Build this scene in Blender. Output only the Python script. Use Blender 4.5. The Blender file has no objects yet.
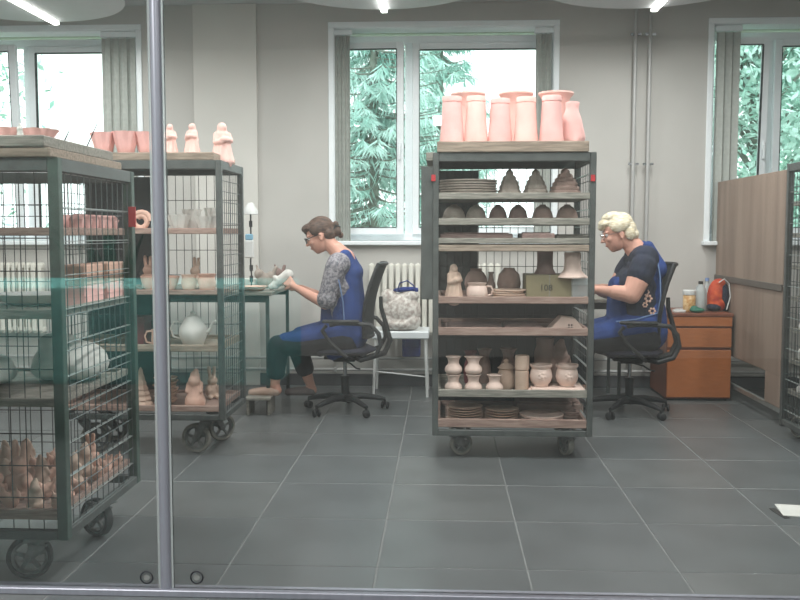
import bpy, math, random
from mathutils import Vector, Matrix, Euler
R = math.radians
C = bpy.context.scene.collection
SC = bpy.context.scene

# ------------------------------------------------------------------ camera
H = 1.30; FPX = 900.0
YAW = R(2.67); PITCH = R(4.26)
cam_d = bpy.data.cameras.new('camera'); cam = bpy.data.objects.new('camera', cam_d); C.objects.link(cam)
cam_d.sensor_width = 36; cam_d.lens = FPX/800*36; cam_d.clip_start = .05; cam_d.clip_end = 200
cam.rotation_mode = 'XYZ'; cam.location = (0, 0, H); cam.rotation_euler = (R(90)-PITCH, 0, YAW)
SC.camera = cam
CM = Euler((R(90)-PITCH, 0, YAW)).to_matrix()
def at(px, py, Y):
    d = CM @ Vector(((px-400)/FPX, (300-py)/FPX, -1)); t = Y/d.y
    return Vector((d.x*t, Y, H+d.z*t))
def X(px, Y, py=300): return at(px, py, Y).x
def Zz(py, Y, px=400): return at(px, py, Y).z

# ------------------------------------------------------------------ world, exposure
W = bpy.data.worlds.new('sky'); SC.world = W; W.use_nodes = True
bgn = W.node_tree.nodes['Background']; bgn.inputs[0].default_value = (.95, .99, 1, 1); bgn.inputs[1].default_value = 1.7
SC.view_settings.view_transform = 'Standard'; SC.view_settings.look = 'None'
SC.view_settings.gamma = 1; SC.view_settings.use_curve_mapping = False; SC.view_settings.exposure = 0.88

def area(name, loc, sx, sy, power, col, rot=(0, 0, 0)):
    l = bpy.data.lights.new(name, 'AREA'); l.shape = 'RECTANGLE'; l.size = sx; l.size_y = sy; l.energy = power; l.color = col
    o = bpy.data.objects.new(name, l); o.location = loc; o.rotation_euler = rot; C.objects.link(o); return o
LAMPS = [(-3.0, -3.0, 7.02), (-.43, -.43, 6.75), (1.36, 1.54, 6.81)]      # disc x, tube x, far end y
for dx, tx, fy in LAMPS:
    area('lamp_or_fill_light', (tx, fy-.75, 2.90),   .08, 1.4, 20, (1, .99, .98))
for lx in (-2.2, .2, 2.4):  # added fill row without fixtures, brightens the sides facing the camera
    area('lamp_or_fill_light', (lx, 4.0, 3.14), .1, 1.3, 32, (1, .99, .98))
for lx, pw in ((-2.4, 110), (0, 34), (2.5, 34)):  # added fill over the lobby, feeds the glass reflections and haze
    area('lamp_or_fill_light', (lx, .9, 3.1), .3, 1.3, pw, (1, .98, .96))

# ------------------------------------------------------------------ materials
def srgb(c):
    return tuple(((v/255/12.92) if v/255 <= .04045 else ((v/255+.055)/1.055)**2.4) for v in c)
def mat(name, col, rough=.6, metal=0, var=0, scale=8, bump=0, bscale=60, col2=None, spec=.5, stretch=None, detail=4, trans=0):
    m = bpy.data.materials.new(name); m.use_nodes = True; nt = m.node_tree; p = nt.nodes['Principled BSDF']
    c = srgb(col); p.inputs['Base Color'].default_value = (*c, 1); p.inputs['Roughness'].default_value = rough
    p.inputs['Metallic'].default_value = metal; p.inputs['Specular IOR Level'].default_value = spec
    tc = nt.nodes.new('ShaderNodeTexCoord'); mp = nt.nodes.new('ShaderNodeMapping')
    nt.links.new(tc.outputs['Object'], mp.inputs[0])
    if stretch: mp.inputs['Scale'].default_value = stretch
    if var or col2:
        n = nt.nodes.new('ShaderNodeTexNoise'); n.inputs['Scale'].default_value = scale; n.inputs['Detail'].default_value = detail
        nt.links.new(mp.outputs[0], n.inputs['Vector'])
        r = nt.nodes.new('ShaderNodeValToRGB'); nt.links.new(n.outputs['Fac'], r.inputs[0])
        a, b = (tuple(v*(1-var) for v in c), tuple(min(1, v*(1+var)) for v in c)) if not col2 else (c, srgb(col2))
        r.color_ramp.elements[0].position = .38; r.color_ramp.elements[1].position = .62
        r.color_ramp.elements[0].color = (*a, 1); r.color_ramp.elements[1].color = (*b, 1)
        nt.links.new(r.outputs[0], p.inputs['Base Color'])
    if bump:
        n2 = nt.nodes.new('ShaderNodeTexNoise'); n2.inputs['Scale'].default_value = bscale; nt.links.new(mp.outputs[0], n2.inputs['Vector'])
        bm = nt.nodes.new('ShaderNodeBump'); bm.inputs['Strength'].default_value = bump; bm.inputs['Distance'].default_value = .01
        nt.links.new(n2.outputs['Fac'], bm.inputs['Height']); nt.links.new(bm.outputs[0], p.inputs['Normal'])
    return m
def emit(name, col, s):
    m = bpy.data.materials.new(name); m.use_nodes = True; nt = m.node_tree; nt.nodes.clear()
    e = nt.nodes.new('ShaderNodeEmission'); e.inputs[0].default_value = (*srgb(col), 1); e.inputs[1].default_value = s
    o = nt.nodes.new('ShaderNodeOutputMaterial'); nt.links.new(e.outputs[0], o.inputs[0]); return m
def glass(name, tint=(1, 1, 1), ior=1.5, haze=0, rough=0.0, boost=1.0):
    m = bpy.data.materials.new(name); m.use_nodes = True; nt = m.node_tree; nt.nodes.clear()
    t = nt.nodes.new('ShaderNodeBsdfTransparent'); t.inputs[0].default_value = (*tint, 1)
    g = nt.nodes.new('ShaderNodeBsdfGlossy'); g.inputs['Roughness'].default_value = rough
    f = nt.nodes.new('ShaderNodeFresnel'); f.inputs[0].default_value = ior
    mu = nt.nodes.new('ShaderNodeMath'); mu.operation = 'MULTIPLY'; mu.inputs[1].default_value = boost; nt.links.new(f.outputs[0], mu.inputs[0])
    x = nt.nodes.new('ShaderNodeMixShader'); o = nt.nodes.new('ShaderNodeOutputMaterial')
    nt.links.new(mu.outputs[0], x.inputs[0]); nt.links.new(t.outputs[0], x.inputs[1]); nt.links.new(g.outputs[0], x.inputs[2])
    last = x
    if haze:
        d = nt.nodes.new('ShaderNodeBsdfDiffuse'); d.inputs[0].default_value = (.8, .85, .85, 1)
        y = nt.nodes.new('ShaderNodeMixShader'); y.inputs[0].default_value = haze
        nt.links.new(x.outputs[0], y.inputs[1]); nt.links.new(d.outputs[0], y.inputs[2]); last = y
    nt.links.new(last.outputs[0], o.inputs[0]); return m
M = dict(
 wall=mat('wall_paint', (190, 188, 183), .9, var=.03, scale=2, bump=.05, bscale=200),
 wall2=mat('pale_strip_paint', (210, 208, 202), .9, var=.03, scale=2, bump=.05, bscale=200),
 ceil=mat('ceiling_paint', (190, 192, 194), .9, var=.02, scale=3),
 tile=mat('floor_tile', (88, 92, 93), .36, var=.10, scale=3, bump=.04, bscale=150, detail=8),
 tile2=mat('floor_tile_pale', (93, 96, 96), .38, var=.10, scale=4, bump=.04, bscale=150, detail=8),
 grout=mat('grout', (118, 120, 119), .9, var=.1, scale=20),
 base=mat('baseboard_dark', (84, 86, 88), .6, var=.05),
 pvc=mat('white_window_plastic', (236, 242, 244), .35, var=.02),
 seal=mat('black_seal', (30, 40, 42), .6),
 blind=mat('backlit_blind_fabric', (176, 180, 174), .85, var=.06, scale=30, bump=.1, bscale=300),  # window backlight is lightened into the fabric colour
 disc=mat('grey_white_panel', (205, 207, 210), .7, var=.02),
 lamp=emit('lamp_diffuser', (255, 252, 246), 6),
 alu=mat('brushed_aluminium', (138, 140, 150), .38, .35, var=.06, scale=40, stretch=(1, 1, .05)),
 alud=mat('dark_track_metal', (58, 60, 64), .4, .6),
 steel=mat('grey_green_painted_steel', (82, 86, 84), .5, .2, var=.15, scale=14, bump=.06),
 steelg=mat('reflection_green_steel', (72, 90, 82), .5, .3, var=.15, scale=14, bump=.06),  # grey steel with the green reflection of the glass mixed into its colour
 wire=mat('dull_zinc_wire', (98, 106, 106), .42, .6, var=.1, scale=30),
 wired=mat('dark_wire', (58, 60, 62), .45, .5, var=.1, scale=30),
 ledge=mat('bright_zinc_ledge', (176, 184, 182), .35, .7, var=.08, scale=30),
 wood=mat('worn_board_wood', (132, 118, 104), .8, col2=(166, 150, 134), scale=9, stretch=(1, 12, 12), bump=.2, bscale=60),
 woodg=mat('grey_dusty_board', (120, 118, 110), .85, col2=(156, 152, 142), scale=9, stretch=(1, 12, 12), bump=.2, bscale=60),
 woodp=mat('pinkish_board', (138, 112, 102), .85, col2=(168, 144, 132), scale=9, stretch=(1, 10, 10), bump=.2, bscale=60),
 rubber=mat('black_rubber', (48, 50, 50), .7, var=.2, scale=30),
 tyre=mat('grey_rubber_tyre', (140, 138, 130), .7, var=.15, scale=30),
 cast=mat('cast_wheel_metal', (120, 122, 120), .5, .2, var=.2, scale=30),
 pink=mat('pale_pink_bisque', (244, 200, 190), .8, var=.05, scale=10, bump=.08),
 pink2=mat('rose_pink_bisque', (240, 188, 182), .8, var=.07, scale=10, bump=.08),
 peach=mat('peach_clay', (216, 176, 158), .85, var=.08, scale=14, bump=.15),
 bisq=mat('beige_bisque', (206, 180, 162), .85, var=.08, scale=14, bump=.15),
 cream=mat('cream_bisque', (222, 198, 186), .8, var=.06, scale=14, bump=.12),
 clay=mat('grey_brown_clay', (160, 136, 126), .88, var=.12, scale=14, bump=.2),
 clayd=mat('dark_clay', (132, 110, 104), .88, var=.15, scale=14, bump=.2),
 clayg=mat('grey_clay', (158, 148, 138), .88, var=.12, scale=16, bump=.2),
 white=mat('white_ceramic', (218, 216, 210), .5, var=.05, scale=10),
 plastic_w=mat('white_plastic', (214, 216, 214), .4),
 blk=mat('black_plastic', (34, 36, 38), .5, var=.1),
 mesh=mat('black_mesh_fabric', (38, 44, 46), .8, var=.3, scale=300),
 seatf=mat('dark_blue_seat_fabric', (34, 36, 52), .9, var=.2, scale=100),
 chrome=mat('chrome', (190, 192, 194), .2, 1),
 skin=mat('skin', (214, 160, 140), .55, var=.06, scale=12, bump=.03),
 skin2=mat('skin_fair', (222, 168, 148), .55, var=.06, scale=12, bump=.03),
 lips=mat('lips', (176, 96, 92), .5),
 hairb=mat('brown_hair', (62, 46, 40), .55, col2=(108, 84, 70), scale=30, stretch=(1, 1, 4), bump=.5, bscale=90),
 hairw=mat('blond_hair', (204, 190, 156), .55, col2=(236, 228, 208), scale=30, stretch=(1, 1, 4), bump=.5, bscale=90),
 eyew=mat('eye_white', (230, 228, 224), .3), iris=mat('dark_iris', (50, 44, 40), .3),
 blue=mat('blue_apron_cloth', (32, 60, 120), .85, var=.18, scale=9, bump=.35, bscale=22),
 bluet=mat('blue_apron_binding', (120, 146, 190), .8),
 shirt=mat('grey_print_cloth', (92, 92, 102), .9, col2=(158, 154, 158), scale=55, bump=.3, bscale=25),
 navy=mat('navy_cloth', (34, 40, 58), .9, var=.2, scale=20, bump=.3, bscale=25),
 trous=mat('black_trousers_cloth', (24, 26, 34), .9, var=.2, scale=20, bump=.3, bscale=20),
 shoe=mat('beige_shoe_leather', (196, 168, 152), .6, var=.05),
 shoed=mat('grey_shoe_leather', (112, 102, 100), .6, var=.05),
 cabf=mat('orange_brown_laminate', (176, 106, 60), .45, var=.07, scale=12, stretch=(1, 1, 6)),
 cabs=mat('red_brown_laminate', (122, 70, 50), .45, var=.07, scale=12),
 panel=mat('grey_brown_wood_panel', (134, 116, 104), .6, col2=(152, 134, 120), scale=5, stretch=(1, 1.5, .12), bump=.05),
 paneld=mat('dark_panel_rail', (96, 90, 84), .6, var=.1),
 radi=mat('white_radiator_enamel', (220, 218, 208), .4, var=.03),
 pipe=mat('grey_painted_pipe', (176, 176, 174), .4, .1, var=.04),
 bagw=mat('white_floral_cloth', (226, 222, 214), .9, col2=(176, 164, 156), scale=38, bump=.6, bscale=14),
 blued=mat('dark_blue_cloth', (30, 52, 120), .9, var=.2),
 orange=mat('orange_cloth', (214, 96, 50), .8, col2=(176, 60, 40), scale=20, bump=.5, bscale=20),
 red=mat('red_tag', (186, 40, 48), .5), redb=mat('dark_red_box', (120, 62, 66), .7, var=.1),
 clearp=glass('clear_plastic', (.86, .9, .9), 1.4, haze=.35, rough=.1),
 teal=mat('teal_cloth', (110, 196, 190), .8, var=.1), tealg=mat('green_plastic', (36, 104, 84), .6, var=.1),
 boxc=mat('olive_cardboard', (136, 128, 100), .85, var=.06, scale=12), ink=mat('black_ink', (44, 42, 40), .7),
 jar=mat('honey_brown', (190, 142, 84), .4, col2=(226, 196, 150), scale=40), paper=mat('paper', (206, 206, 200), .7, var=.05, scale=14),
 leaf=mat('hazy_leaf_green', (150, 196, 180), .8, col2=(222, 244, 236), scale=1.5), leafd=mat('hazy_spruce_green', (146, 194, 182), .85, col2=(222, 246, 240), scale=1.4),  # window haze is paled into both foliage colours
 bark=mat('bark', (132, 136, 126), .9, var=.2), ground=mat('grass_ground', (110, 140, 104), .9, var=.2, scale=3),
 gwin=glass('window_glass', (.95, 1, .99), 1.45), gpart=glass('partition_glass', (.97, .985, .98), 1.5, haze=.012, boost=1.5),
 gedge=glass('glass_edge', (.8, .86, .86), 1.5, haze=.3),
)

# ------------------------------------------------------------------ mesh helpers
class B:
    def __init__(s): s.v = []; s.f = []; s.m = None
    def _add(s, vs, fs, mtx=None):
        n = len(s.v)
        if mtx is not None: vs = [tuple(mtx @ Vector(p)) for p in vs]
        s.v += [tuple(p) for p in vs]; s.f += [tuple(i+n for i in f) for f in fs]; return s
    def box(s, x0, x1, y0, y1, z0, z1, mtx=None):
        return s._add([(x0, y0, z0), (x1, y0, z0), (x1, y1, z0), (x0, y1, z0), (x0, y0, z1), (x1, y0, z1), (x1, y1, z1), (x0, y1, z1)],
                      [(0, 3, 2, 1), (4, 5, 6, 7), (0, 1, 5, 4), (1, 2, 6, 5), (2, 3, 7, 6), (3, 0, 4, 7)], mtx)
    def bbox(s, x0, x1, y0, y1, z0, z1, b=.004, mtx=None):     # bevelled box
        vs = []; idx = {}
        for i, x in ((0, x0), (1, x1)):
            for j, y in ((0, y0), (1, y1)):
                for k, z in ((0, z0), (1, z1)):
                    sx, sy, sz = (1 if i == 0 else -1), (1 if j == 0 else -1), (1 if k == 0 else -1)
                    idx[i, j, k, 0] = len(vs); vs.append((x, y+sy*b, z+sz*b))
                    idx[i, j, k, 1] = len(vs); vs.append((x+sx*b, y, z+sz*b))
                    idx[i, j, k, 2] = len(vs); vs.append((x+sx*b, y+sy*b, z))
        g = lambda *a: idx[a]
        fs = []
        for i in (0, 1): fs.append((g(i,0,0,0), g(i,1,0,0), g(i,1,1,0), g(i,0,1,0)))
        for j in (0, 1): fs.append((g(0,j,0,1), g(1,j,0,1), g(1,j,1,1), g(0,j,1,1)))
        for k in (0, 1): fs.append((g(0,0,k,2), g(1,0,k,2), g(1,1,k,2), g(0,1,k,2)))
        for a in (0, 1):
            for b_ in (0, 1):
                fs.append((g(a,b_,0,0), g(a,b_,1,0), g(a,b_,1,1), g(a,b_,0,1)))
                fs.append((g(a,0,b_,0), g(a,1,b_,0), g(a,1,b_,2), g(a,0,b_,2)))
                fs.append((g(0,a,b_,1), g(1,a,b_,1), g(1,a,b_,2), g(0,a,b_,2)))
        for i in (0, 1):
            for j in (0, 1):
                for k in (0, 1): fs.append((g(i,j,k,0), g(i,j,k,1), g(i,j,k,2)))
        return s._add(vs, fs, mtx)
    def cone(s, p0, r0, p1, r1, n=8, caps=True):
        p0 = Vector(p0); p1 = Vector(p1); d = (p1-p0)
        if d.length < 1e-6: return s
        q = d.to_track_quat('Z', 'Y').to_matrix(); vs = []
        for p, r in ((p0, r0), (p1, r1)):
            for i in range(n):
                a = 2*math.pi*i/n; vs.append(p+q @ Vector((r*math.cos(a), r*math.sin(a), 0)))
        fs = [(i, (i+1) % n, n+(i+1) % n, n+i) for i in range(n)]
        if caps: fs += [tuple(range(n))[::-1], tuple(range(n, 2*n))]
        return s._add(vs, fs)
    def cyl(s, p0, p1, r, n=8): return s.cone(p0, r, p1, r, n)
    def tube(s, pts, r, n=6, closed=False):
        pts = [Vector(p) for p in pts]; m = len(pts); vs = []; up = None
        rr = r if isinstance(r, (list, tuple)) else [r]*m
        for i, p in enumerate(pts):
            a = pts[(i-1) % m] if (closed or i > 0) else p; b = pts[(i+1) % m] if (closed or i < m-1) else p
            t = (b-a).normalized()
            if up is None: up = t.orthogonal().normalized()
            up = (up-t*up.dot(t)); up = up.normalized() if up.length > 1e-5 else t.orthogonal().normalized()
            w = t.cross(up)
            for k in range(n):
                an = 2*math.pi*k/n; vs.append(p+(up*math.cos(an)+w*math.sin(an))*rr[i])
        fs = []
        for i in range(m if closed else m-1):
            for k in range(n):
                j = (i+1) % m; fs.append((i*n+k, i*n+(k+1) % n, j*n+(k+1) % n, j*n+k))
        if not closed: fs += [tuple(range(n))[::-1], tuple(range((m-1)*n, m*n))]
        return s._add(vs, fs)
    def lathe(s, prof, n=20, c=(0, 0, 0), mtx=None, wob=None):
        vs = []; c = Vector(c)
        for (r, z) in prof:
            for i in range(n):
                a = 2*math.pi*i/n; rr = r*(wob(a, z) if wob else 1)
                vs.append(c+Vector((rr*math.cos(a), rr*math.sin(a), z)))
        fs = []
        for j in range(len(prof)-1):
            for i in range(n): fs.append((j*n+i, j*n+(i+1) % n, (j+1)*n+(i+1) % n, (j+1)*n+i))
        ring = prof[0] == prof[-1]
        if prof[0][0] > 1e-4 and not ring: fs.append(tuple(range(n))[::-1])
        k = (len(prof)-1)*n
        if prof[-1][0] > 1e-4 and not ring: fs.append(tuple(range(k, k+n)))
        return s._add(vs, fs, mtx)
    def ell(s, c, rad, n=12, m=8, mtx=None):
        c = Vector(c); vs = []
        for j in range(1, m):
            t = math.pi*j/m
            for i in range(n):
                a = 2*math.pi*i/n
                vs.append((c.x+rad[0]*math.sin(t)*math.cos(a), c.y+rad[1]*math.sin(t)*math.sin(a), c.z-rad[2]*math.cos(t)))
        k = len(vs); vs += [(c.x, c.y, c.z-rad[2]), (c.x, c.y, c.z+rad[2])]
        fs = [(j*n+i, j*n+(i+1) % n, (j+1)*n+(i+1) % n, (j+1)*n+i) for j in range(m-2) for i in range(n)]
        fs += [(k, (i+1) % n, i) for i in range(n)] + [(k+1, (m-2)*n+i, (m-2)*n+(i+1) % n) for i in range(n)]
        return s._add(vs, fs, mtx)
    def prism(s, poly, y0, y1, plane='xz'):
        n = len(poly)
        mk = (lambda a, b, y: (a, y, b)) if plane == 'xz' else ((lambda a, b, y: (y, a, b)) if plane == 'yz' else (lambda a, b, y: (a, b, y)))
        vs = [mk(a, b, y0) for a, b in poly]+[mk(a, b, y1) for a, b in poly]
        return s._add(vs, [tuple(range(n)), tuple(range(n, 2*n))[::-1]]+[(i, n+i, n+(i+1) % n, (i+1) % n) for i in range(n)])
    def build(s, name, m, parent=None, smooth=True, loc=None):
        me = bpy.data.meshes.new(name); me.from_pydata(s.v, [], s.f); me.validate(); me.update()
        return link(name, me, m, parent, smooth, loc)
def link(name, me, m, parent=None, smooth=True, loc=None):
    import bmesh
    b = bmesh.new(); b.from_mesh(me); bmesh.ops.recalc_face_normals(b, faces=b.faces)
    if smooth:
        for f in b.faces: f.smooth = True
        for e in b.edges:
            if len(e.link_faces) == 2 and e.calc_face_angle(0) > R(38): e.smooth = False
    b.to_mesh(me); b.free()
    me.materials.append(m if not isinstance(m, str) else M[m])
    o = bpy.data.objects.new(name, me); C.objects.link(o)
    if parent: o.parent = parent
    if loc is not None: o.location = loc
    return o
def tag(o, label=None, cat=None, group=None, kind=None):
    if label: o['label'] = label
    if cat: o['category'] = cat
    if group: o['group'] = group
    if kind: o['kind'] = kind
    return o
def thing(name, label, cat, loc=(0, 0, 0), rz=0, group=None):
    o = bpy.data.objects.new(name, None); C.objects.link(o); o.location = loc; o.rotation_euler = (0, 0, rz)
    o.empty_display_size = .05
    return tag(o, label, cat, group)
def struct(o): o['kind'] = 'structure'; return o
def kids(o): return [c for c in bpy.data.objects if c.parent == o]
def dup(root, loc, rz=None, label=None, group=None, scale=None):
    def cp(o, par):
        c = o.copy(); C.objects.link(c); c.parent = par
        for ch in kids(o): cp(ch, c)
        return c
    r = cp(root, None); r.location = loc
    if rz is not None: r.rotation_euler = (0, 0, rz)
    if label: r['label'] = label
    if group: r['group'] = group
    if scale: r.scale = scale if not isinstance(scale, (int, float)) else (scale,)*3
    return r
def blob(name, shapes, vox, m, parent=None, smooth_it=4, loc=None):
    """one continuous surface grown from tapered limbs and ellipsoids"""
    b = B()
    for s in shapes:
        if s[0] == 'e':
            _, c, rad, rot = s
            b.ell((0, 0, 0), rad, 16, 12, Matrix.Translation(c) @ Euler(rot).to_matrix().to_4x4())
        else:
            p0, r0, p1, r1 = s
            b.cone(p0, r0, p1, r1, 14); b.ell(p0, (r0,)*3, 14, 10); b.ell(p1, (r1,)*3, 14, 10)
    me = bpy.data.meshes.new(name); me.from_pydata(b.v, [], b.f)
    o = bpy.data.objects.new(name+'_source', me); C.objects.link(o)
    md = o.modifiers.new('r', 'REMESH'); md.mode = 'VOXEL'; md.voxel_size = vox
    if smooth_it:
        s2 = o.modifiers.new('s', 'SMOOTH'); s2.iterations = smooth_it; s2.factor = .6
    dg = bpy.context.evaluated_depsgraph_get(); dg.update()
    out = bpy.data.meshes.new_from_object(o.evaluated_get(dg)); out.name = name
    bpy.data.objects.remove(o)
    for f in out.polygons: f.use_smooth = True
    out.materials.clear(); out.materials.append(M[m])
    r = bpy.data.objects.new(name, out); C.objects.link(r)
    if parent: r.parent = parent
    if loc is not None: r.location = loc
    return r

# ------------------------------------------------------------------ the setting
WY = 7.6; RX = 4.6; CZ = 3.2; TW = .582; GY = 3.12
fl = struct(B().box(-RX, RX, -3.2, WY+.02, -.12, -.0018).build('floor', 'grout', None, False))
rng = random.Random(3)
tb = B().bbox(-TW/2+.003, TW/2-.003, -TW/2+.003, TW/2-.003, -.012, 0, .002)
tme = None
for j in range(-1, 8):
    for i in range(-8, 8):
        cx = .334+(i+.5)*TW; cy = 3.415+(j+.5)*TW
        if abs(cx) > RX-.2: continue
        if tme is None:
            o = tb.build('tile', 'tile', fl, False); tme = o.data
            tme2 = tme.copy(); tme2.materials.clear(); tme2.materials.append(M['tile2'])
        else:
            o = bpy.data.objects.new('tile', tme if rng.random() < .6 else tme2); C.objects.link(o); o.parent = fl
        o.location = (cx, cy, rng.uniform(-.0006, .0003))
struct(B().box(-RX, RX, -3.2, GY-.25, -.012, 0).build('floor', 'tile2', None, False)).name = 'floor_lobby'
struct(B().box(-RX, RX, -3.2, WY+.3, CZ, CZ+.1).build('ceiling', 'ceil', None, False))
# window openings in the back wall
SILL = Zz(241, WY); TOP = Zz(27, WY)
OPEN = [(X(138, WY, 120)-1.9, X(138, WY, 120)), (X(334, WY, 130), X(553, WY, 130)), (X(712, WY, 110), X(712, WY, 110)+1.9)]
b = B(); xs = [-RX]
for a, c in OPEN: xs += [a, c]
xs.append(RX)
for i in range(0, len(xs), 2): b.box(xs[i], xs[i+1], WY, WY+.42, 0, CZ)
for a, c in OPEN: b.box(a, c, WY, WY+.42, 0, SILL-.03).box(a, c, WY, WY+.42, TOP, CZ)
struct(b.build('wall_back', 'wall', None, False))
struct(B().bbox(X(194, WY-.03, 120), X(257, WY-.03, 120), WY-.03, WY, 0, CZ, .003).build('trim_1', 'wall2', None, False))['label'] = 'paler flat strip on the back wall'  # flat strip, paler than the wall around it
struct(B().box(-RX-.1, -RX, -3.2, WY+.3, 0, CZ).build('wall_left', 'wall', None, False))
struct(B().box(RX, RX+.1, -3.2, WY+.3, 0, CZ).build('wall_right', 'wall', None, False))
struct(B().box(-RX, RX, -3.3, -3.2, 0, CZ).build('wall_front', 'wall', None, False))
struct(B().bbox(-RX, RX, WY-.018, WY, 0, .1, .003).build('baseboard_back', 'base', None, False))

def window(n, x0, x1, mull, tilt, left_sash):
    """frame, two sashes (one ajar), panes, inner sill"""
    y0, y1 = WY+.20, WY+.27
    w = B()
    w.bbox(x0, x0+.07, y0, y1, SILL, TOP-.04).bbox(x1-.07, x1, y0, y1, SILL, TOP-.04).bbox(x0+.002, x1-.002, y0+.002, y1-.002, SILL, SILL+.06).bbox(x0+.002, x1-.002, y0+.002, y1-.002, TOP-.10, TOP-.03)
    w.bbox(mull-.035, mull+.035, y0+.004, y1-.004, SILL+.01, TOP-.05)
    fr = struct(w.build(f'window_{n}', 'pvc', None, False))
    def sash(a, c, ajar, side):
        z0, z1 = SILL+.055, TOP-.095; t = .062
        s = B(); pts = (0, c-a)
        s.bbox(0, t, -.03, .02, 0, z1-z0).bbox(c-a-t, c-a, -.03, .02, 0, z1-z0).bbox(t, c-a-t, -.03, .02, 0, t).bbox(t, c-a-t, -.03, .02, z1-z0-t, z1-z0)
        o = s.build('sash', 'pvc', fr, False, (a, y0-.012, z0))
        B().box(t-.006, t, -.034, .0, t, z1-z0-t).box(c-a-t, c-a-t+.006, -.034, .0, t, z1-z0-t).box(t, c-a-t, -.034, 0, t-.006, t).box(t, c-a-t, -.034, 0, z1-z0-t, z1-z0-t+.006).build('seal', 'seal', o, False)
        B().box(t, c-a-t, -.006, .0, t, z1-z0-t).build('pane', 'gwin', o, False)
        if ajar == 'swing': o.rotation_euler = (0, 0, R(-3.2)); o.location.y -= .03
        if ajar == 'tilt': o.rotation_euler = (R(2.6), 0, 0); o.location.y -= .03
        if side:
            h = B().bbox(-.012, .012, -.05, -.03, -.02, .05).bbox(-.009, .009, -.075, -.045, -.10, .02); h.build('handle', 'pvc', o, False, (c-a-t/2 if side > 0 else t/2, 0, (z1-z0)*.45))
        return o
    sash(x0+.055, mull-.04 if left_sash != 'gap' else mull-.05, tilt if left_sash else None, 1 if left_sash else 0)
    sash(mull+.03, x1-.055, None, 0)
    B().bbox(x0-.06, x1+.06, WY-.07, y0, SILL-.035, SILL, .006).build('sill', 'pvc', fr, False)
    B().bbox(x0-.045, x0, WY-.012, WY+.001, SILL, TOP).bbox(x1, x1+.045, WY-.012, WY+.001, SILL, TOP).bbox(x0-.045, x1+.045, WY-.013, WY+.001, TOP, TOP+.045).build('casing', 'pvc', fr, False)
    B().box(x0, x0+.006, WY, y0, SILL, TOP).box(x1-.006, x1, WY, y0, SILL, TOP).box(x0, x1, WY, y0, TOP-.006, TOP).build('reveal', 'pvc', fr, False)
    return fr
window(1, *OPEN[0], X(29, WY+.2, 120), 'tilt', True)
window(2, *OPEN[1], X(409, WY+.2, 130), 'swing', True)
window(3, *OPEN[2], X(768, WY+.2, 110), 'tilt', True)

# stacked vertical blinds
def blind(px0, px1, n, label, top=28, bot=243, Y=WY+.045):
    x0, x1 = X(px0, Y, 110), X(px1, Y, 110); z1 = TOP-.03; z0 = Zz(bot, Y)
    t = thing('vertical_blind', label, 'blind', (x0, Y, z0))
    B().bbox(-.01, x1-x0+.02, -.03, .03, z1-z0-.025, z1-z0+.02).build('head_rail', 'pvc', t, False)
    sl = (x1-x0)/n
    me = None
    for i in range(n):
        if me is None:
            b = B(); pts = []
            wv = [(0, 0), (.3, .018), (.6, .014), (1, -.012)]
            p = [(u*sl*1.05, v-.02) for u, v in wv]; q = [(a+.002, c+.004) for a, c in p[::-1]]
            b.prism(p+q, .012, z1-z0-.03, 'xy'); o = b.build('slat', 'blind', t); me = o.data
        else: o = bpy.data.objects.new('slat', me); C.objects.link(o); o.parent = t
        o.location = (i*sl, .004*(i % 2), 0)
    return t
blind(335, 350, 4, 'grey vertical blind bunched at left side of centre window')
blind(535, 550, 3, 'grey vertical blind bunched at right side of centre window')
blind(104, 137, 4, 'grey-green vertical blind bunched at right of the far left window')
blind(714, 737, 3, 'tall grey vertical blind bunched in right window above wooden panel')

# ceiling lamps
for k, (dx, tx, fy) in enumerate(LAMPS):
    lab = ['round suspended ceiling lamp with bright tube, at far left above left window', 'round suspended ceiling lamp with bright tube, above centre window',
           'round suspended ceiling lamp with bright tube, right, above the wall pipes'][k]
    t = thing('ceiling_lamp', lab, 'lamp', (dx, fy-.76, 2.94))
    B().lathe([(0, .03), (.70, .03), (.76, .022), (.76, 0), (.74, -.005), (0, -.005)][::-1], 48).build('panel', 'disc', t)
    B().bbox(tx-dx-.022, tx-dx+.022, -.72, .745, -.028, -.006, .004).build('tube', 'lamp', t, False)
    for s in (-.4, .4): B().cyl((s, 0, .03), (s, 0, CZ-2.94), .003, 5).build('cable', 'alu', t)

# glass partition
gx = X(161, GY)
mul = B().cyl((0, 0, 0), (0, 0, CZ), .021, 16)
m_ = struct(mul.build('trim_2', 'alu', None)); m_.location = (gx, GY, 0); m_['label'] = 'vertical aluminium post of the glass partition'
struct(B().bbox(-RX, RX, GY-.03, GY+.03, 0, Zz(595, GY-.03), .003).build('trim_3', 'alu', None, False))
struct(B().box(-RX, RX, GY+.012, GY+.034, 0, Zz(592, GY+.03)+.003).build('trim_4', 'alud', None, False))
zt = Zz(594, GY)
for nm, a, c in (('window_4', -RX, gx-.028), ('window_5', gx+.028, RX)):
    p = struct(B().box(a, c, GY-.005, GY+.005, zt, CZ).build(nm, 'gpart', None, False))
    e = c if c < 0 else a
    B().box(min(e, e+(.008 if c < 0 else -.008)), max(e, e+(.008 if c < 0 else -.008)), GY-.006, GY+.006, zt, CZ).build('edge_strip', 'gedge', p, False)
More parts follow.
